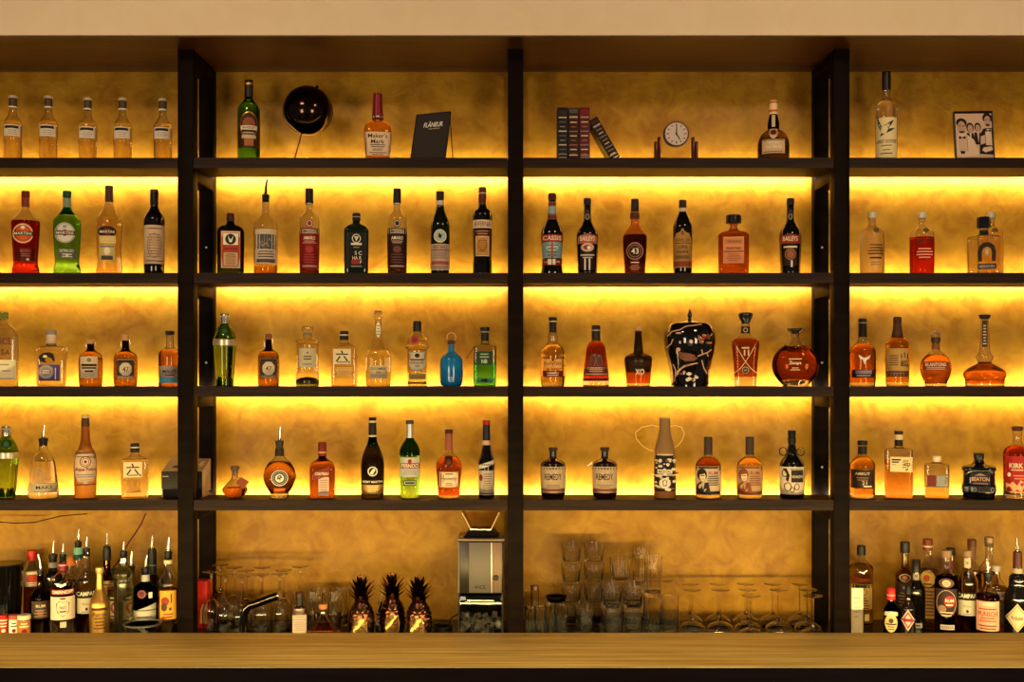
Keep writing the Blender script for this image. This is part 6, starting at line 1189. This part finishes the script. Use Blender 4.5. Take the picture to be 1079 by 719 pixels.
# --- third bay: glasses
shot = tumbler('shot_glass', .125, .0195, .023, .08, .003, .014, 18)
for i, (px, y, wh) in enumerate(((558.4, -.01, 'leftmost in front'), (569.6, .0, 'second from the left in front'), (579.6, .05, 'third from the left in front'), (592.6, .03, 'fourth from the left in front'), (586, .13, 'behind the third and fourth'))):
    o = shot if i == 0 else copy_tree(shot, (0, 0, 0)); o.location = (X(px, y), y, CZ); tag(o, f'narrow cut-glass shot tumbler {wh}, by the middle post', 'glass', 'narrow shot tumblers')
t = thing('glass_vial', 'tall slim glass vial standing behind the shot tumblers by the middle post', 'vial', (X(563.6, .13), .13, CZ)); h = Z(618, .13) - CZ
vessel([(0, .014), (.004, .0165), (h * .8, .0165), (h, .0165)], [(h, .0135), (.01, .013), (.008, 0)], WG, 'tube', t, 24); MB().lathe([(h - .012, .0172), (h + .002, .0172), (h + .004, .015)], 20).build('lid', M('5a4a3c', .3, .6), t)
t = thing('glass_saucer', 'shallow dark glass saucer resting on the narrow shot tumblers', 'saucer', (X(586, .082), .082, CZ + .1256)); q = 1 / S(.09)
vessel([(0, .026), (.004, .034), (.016, .040), (.022, .042)], [(.022, .039), (.008, .03), (.006, 0)], G('8a7a64'), 'dish', t, 32); vessel([(.021, .042), (.0235, .0432), (.025, .042)], [(.025, .039), (.021, .0388)], G('a89a80'), 'rim', t, 32)
# rocks glasses stacked against the wall and in front
def rocks(name, H): return tumbler(name, H, .036, .0435, .06, .003, .012, 24)
RK = {}
def rock(px, y, H, z, label):
    k = round(H, 3)
    if k not in RK: RK[k] = o = rocks('rocks_glass', H)
    else: o = copy_tree(RK[k], (0, 0, 0))
    o.location = (X(px, y), y, z); tag(o, label, 'glass', 'ribbed rocks glasses')
LV = ['on the counter, bottom', 'second up', 'third up', 'topmost']
for px, side in ((602, 'left'), (626, 'right')):
    for k in range(4): rock(px, .235, .0840, CZ + k * .0843, f'ribbed rocks glass, {LV[k]} of the {side} four-high stack')
for px, y, wh in ((616.8, .08, 'left end of the front row'), (645, .06, 'middle of the front row'), (667.4, .06, 'right end of the front row')): rock(px, y, .108, CZ, f'ribbed rocks glass on the counter, {wh}')
rock(644.6, .061, .0845, CZ + .1083, 'ribbed rocks glass standing on the middle glass of the front row'); rock(667, .061, .0845, CZ + .1083, 'ribbed rocks glass standing on the right glass of the front row')
for px in (643, 666): rock(px, .165, .0960, CZ, f'ribbed rocks glass in the row behind, {"left" if px < 650 else "right"} one'); rock(px + .2, .165, .0962, CZ + .0963, f'ribbed rocks glass on the row behind, {"left" if px < 650 else "right"} one')
rock(653.6, .150, .0972, CZ + .1928, 'single ribbed rocks glass crowning the middle stack')
hb = tumbler('highball_glass', .158, .0335, .036, .06, .0028, .016, 24)
for i, (px, y, z, wh) in enumerate(((687.6, .03, CZ, 'front, below the stacked one'), (706, .05, CZ, 'right end, beside the coupes'), (688.4, .035, CZ + .1583, 'standing on another highball'), (672.8, .25, CZ + .14, 'behind'), (705, .2, CZ, 'back'))):
    if i >= 3: continue
    o = hb if i == 0 else copy_tree(hb, (0, 0, 0)); o.location = (X(px, y), y, z); tag(o, f'tall ribbed highball glass, {wh}', 'glass', 'ribbed highball glasses')
for k in range(2):
    o = copy_tree(hb, (0, 0, 0)); o.location = (X(675.5, .255), .255, CZ + k * .1583); tag(o, f'tall ribbed highball glass by the wall, {("lower", "upper")[k]} one', 'glass', 'ribbed highball glasses')
coupe = inverted_glass('coupe_glass', .037, .0045, .055, .178, [(0, .047), (.008, .0535), (.018, .0555), (.03, .050), (.042, .036), (.050, .018), (.053, .009)])
for i, (px, y, wh) in enumerate(((791.2, -.045, 'front row left'), (856.4, -.045, 'front row right, by the right post'), (729.4, .07, 'middle row, first from the left'), (759, .07, 'middle row, second from the left'), (788, .075, 'middle row, third from the left'), (820.6, .07, 'middle row, fourth from the left'), (851, .075, 'middle row, fifth from the left'),
        (700, .262, 'back row, first from the left'), (727, .19, 'back row, second from the left'), (756.4, .19, 'back row, third from the left'), (785.6, .19, 'back row, fourth from the left'), (814.4, .19, 'back row, fifth from the left'), (843, .19, 'back row, sixth from the left'))):
    o = coupe if i == 0 else copy_tree(coupe, (0, 0, 0)); o.location = (X(px, y), y, CZ); tag(o, f'upturned coupe glass, {wh}', 'coupe glass', 'upturned coupe glasses')

# --- far right bay of the counter
b = cb('pale gold rum bottle with black cap and red script, beside the right post', 907.4, .24, 'rum_bottle'); std(b, 583, 589, 599, 12.2, 4, CLEAR, G('e8c87c'), 595)
b.cap([(575, 3.9), (575.6, 4.4), (585, 4.6)], M('14110f', .35)); b.lab(604, 613, 10.6, None, [T('Havana', 608.4, 5, M('8a1c18', .5), 18)], name='script'); b.lab(614, 640, 10.8, M('b08c4c', .55), [R(616, 10.4, 1.8, INK), O_(622, 6, 4, .6, BROWN2), L_(627, 640, 8.6, 5, BROWN2)]); b.lab(645, 652, 8, M('d8b870', .5), [], name='lower_label')
t = thing('tumbler_with_card', 'short glass by the right post with a white printed card standing in it', 'glass', (X(903.4, .0), .0, CZ)); s_ = 1 / S(0)
vessel([(0, 6.2 * s_), (.003, 6.8 * s_), (.115, 7.6 * s_)], [(.115, 6.9 * s_), (.01, 6.1 * s_), (.008, 0)], WG, 'cup', t, 28)
o = MB().box(-6.0 * s_, 6.0 * s_, -.001, .001, .0105, Z(620, 0) - CZ).build('menu_card', M('d8c4a8', .6), None, False); o.location = (X(903.4, .0), .0, CZ); tag(o, 'white card with faint lines standing in a short glass by the right post', 'card')
mb = MB()
for k in range(5): mb.add([(-4 * s_, -.0014, .085 + k * .018), ((1 + k % 3 * 1.6) * s_, -.0014, .085 + k * .018), ((1 + k % 3 * 1.6) * s_, -.0014, .088 + k * .018), (-4 * s_, -.0014, .088 + k * .018)], [(0, 1, 2, 3)])
mb.build('faint_print', M('9a8a7c', .6), o, False)
b = cb('small soy sauce bottle with a red cap and round cream label', 939, .0, 'sauce_bottle'); std(b, 630, 635, 643, 7.4, 3.4, G('5a4030'), G('1c0e0a'), 638)
b.cap([(619.8, 3.8), (620.6, 4.3), (627, 4.3), (632, 4.5)], M('c01c1a', .3)); b.cap([(626.6, 4.4), (627.6, 4.4)], M('e0a890', .4), 'cap_ring'); b.lab(643, 648, 6.6, M('c8b8a0', .5), [], 'arch', name='white_label'); b.lab(646, 665, 6.2, M('cdb478', .6), [E_(653, 2.4, 2.6, M('4a3a2a', .5)), R(656.6, 5, .7, INK), L_(658, 663, 4.4, 2, BROWN2)], 'ellipse')
b = cb('tall amber bottle with black cap and oval neck emblem, behind the small bitters', 953.6, .17); std(b, 581, 598, 606, 9.6, 3.7, G('d0b080'), G('5a2a18'), 612)
b.cap([(571, 4.3), (571.6, 4.9), (582.6, 4.9)], M('16120f', .35)); b.lab(603.4, 612, 6, M('4a3020', .5), [O_(607.6, 5.4, 4, .6, BEIGE), E_(607.6, 2.6, 2, M('a8602c', .5))], 'ellipse', name='emblem'); b.lab(614, 640, 8.6, M('2a201c', .5), [T('45', 618, 3, BEIGE, 5), L_(622, 638, 7, 5, M('7a5a44', .5))])
b = cb('small dark bitters bottle with a red and white diamond label', 956.8, -.02, 'bitters_bottle'); std(b, 624, 633, 642, 7.2, 2.8, M('180c0c', .1, 0, .4), solid=True)
b.cap([(617, 2.8), (617.6, 3.2), (626, 3.3)], BLACK); b.lab(641, 664, 6.8, M('c8a898', .6), [('D', 0, 652.4, 5.4, 9, M('8a2430', .5)), ('D', 0, 652.4, 4, 6.6, M('d0b0a0', .6)), R(652.4, 4.4, 1.6, M('8a2430', .5))], 'diamond')
b = cb('black slender bottle between the red bitters and the yellow-labelled bottle', 965.4, .06); std(b, 597, 610, 622, 9, 3.8, BLKGLASS, solid=True)
b.cap([(590, 3.9), (590.6, 4.3), (603, 4.4)], M('1a1614', .35)); b.lab(604, 611, 3.2, M('6a6058', .5), [O_(607, 2.4, 2.8, .5, BEIGE)], name='neck_label'); b.lab(620, 626, 5, M('100c0b', .4), [E_(623.6, 3, 1, CREAM)], name='print'); b.lab(655, 660, 6, M('8a8078', .5), [L_(656, 659.4, 5, 1, INK)], name='base_label')
b = cb('red-capped bottle with a round yellow label, behind the black slender bottle', 977.6, .14); std(b, 579, 592, 603, 10.4, 4.3, CLEAR, G('b88a3c'), 600)
b.cap([(568, 4.4), (568.6, 4.9), (580, 5)], M('6a2418', .35)); b.cap([(575, 5.1), (576.4, 5.1)], BEIGE, 'cap_ring'); b.lab(600, 617, 7.4, M('c8a04c', .55), [E_(607.6, 3, 3.4, M('a8341c', .5), -1), L_(612, 616, 5, 1, BROWN2)], 'ellipse', name='round_label'); b.lab(618, 650, 9, M('a87c3c', .55), [L_(620, 648, 7.4, 8, M('5a3a1c', .5))])
b = cb('dark rum bottle with cork top and red disc on a black arched label', 997.2, .0, 'rum_bottle'); std(b, 583, 600, 612, 11.6, 4, CLEAR, G('4a1a14'), 606)
b.cap([(580, 4.4), (580.6, 5), (584.6, 4.9), (588, 4.2)], M('8a6a4c', .7), 'stopper'); b.lab(608, 618, 7.4, M('5a3a2c', .5), [E_(613, 4, 3.4, BEIGE), L_(611, 615, 3, 2, BROWN2)], 'ellipse', name='shoulder_emblem')
b.lab(619, 650, 10.4, M('2c1a16', .5), [O_(634, 9.6, 14, .7, M('a8846a', .5)), E_(632, 5.2, 6, M('a8241c', .5), 3), T('RUM', 631, 3.4, CREAM, 8, 3), L_(634, 637, 3.6, 1, CREAM, 3), E_(640, 4, 4, M('8a6a54', .5), -4), L_(642, 648, 7, 2, BEIGE)], 'shield'); b.lab(656.4, 661.4, 6.8, M('b0a090', .6), [T('RESERVA', 659, 2.6, INK, 12)], dx=1, name='base_label')
b = cb('bottle with a black cap just behind the cork-topped dark rum', 1001.6, .14); std(b, 584, 600, 610, 9.8, 3.8, CLEAR, G('7a2c1c'), 606); b.cap([(577.4, 4), (578, 4.5), (585, 4.5)], BLACK); b.lab(590, 600, 3.8, M('6a2a24', .5), [], name='neck_label')
b = bitter('white-lettered bitter aperitif bottle with a cork-coloured cap, right counter group', 1019.4, .02, 584, 599, 614, 10.8, 623, 0); b.cap([(580, 4), (580.6, 4.5), (587, 4.5)], M('8a6a4c', .5)); b.lab(588, 598, 3.2, M('c0a888', .5), [E_(593, 1.4, 1.8, SLATE)], name='neck_label')
b = cb('brown-capped bottle behind the right aperitif bottle', 1024, .18); std(b, 576, 592, 602, 9.6, 3.8, CLEAR, G('8a5a3c'), 606); b.cap([(568.4, 4), (569, 4.5), (576, 4.5)], M('5a2c1c', .4)); b.cap([(576, 3.9), (590, 4.2)], M('6a4630', .5), 'neck_foil')
b = cb('clear bottle with steel pourer and a large pink and red label', 1040.8, -.05); std(b, 604, 617, 630, 11.8, 4, CLEAR, G('7a2a24'), 626)
b.pourer(589, 603, 613, 4.6, BLACK, -.6, 1.6); b.lab(632, 663, 11, M('c8947c', .6), [R(635, 10, 1.6, M('d8b098', .6)), T('PUNSCH', 645, 5, M('9a2420', .5), 18), L_(648, 654, 8, 2, M('a83c30', .5)), L_(656, 662, 8.6, 2, BROWN2), R(640, 8, .6, M('9a2420', .5))])
b = cb('tall clear-necked bottle behind the pink-labelled bottle', 1042.2, .19); std(b, 572, 590, 600, 9.6, 3.9, CLEAR, G('d0b090'), 604); b.cap([(566, 4.2), (566.6, 4.7), (572, 4.7)], M('8a7258', .4, .4)); b.cap([(572, 4.2), (576, 4.3)], M('5a4634', .5), 'neck_ring')
b = cb('clear bottle with white cap and dark star label, right of the pink label', 1050, .08, 'vodka_bottle'); std(b, 600, 609, 620, 10.6, 3.7, CLEAR, G('c8b8a0'), 618)
b.cap([(596, 3.6), (596.6, 4.1), (602, 4.1)], M('b8ac9c', .4)); b.lab(622, 630, 9, M('9a9088', .55), [T('RUSKA', 626, 4.6, INK, 15)], name='name_print'); b.lab(634, 652, 9, M('5a5450', .5), [P_([(6.6 * (1 if k % 2 == 0 else .42) * math.sin(k * PI / 5), 643 - 6.6 * (1 if k % 2 == 0 else .42) * math.cos(k * PI / 5)) for k in range(10)], M('2a2624', .5))])
b = cb('black shouldered bottle with a cream diamond label and pourer, right picture edge', 1072.2, -.01, 'liqueur_bottle')
b.body([(596, 4.2), (604, 4.8), (606, 7), (610, 8.4), (618, 8.8), (624, 11.4), (630, 13.6), (base(-.01), 13.4)], M('100d0c', .08, 0, .5), solid=True)
b.pourer(567, 581, 588, 4, BLACK, -.4, 1.6); b.cap([(582, 4.2), (598, 4.6)], M('4a201a', .4), 'neck_foil'); b.cap([(599, 5), (604, 5.2)], M('a89478', .5), 'neck_band')
b.lab(634, 664, 11.6, M('c8b088', .6), [('D', 0, 649, 10, 13, M('8a7048', .6)), ('D', 0, 649, 9.2, 12, M('d0ba94', .6)), T('Kräuter', 649, 4, BROWN2, 11)], 'diamond')
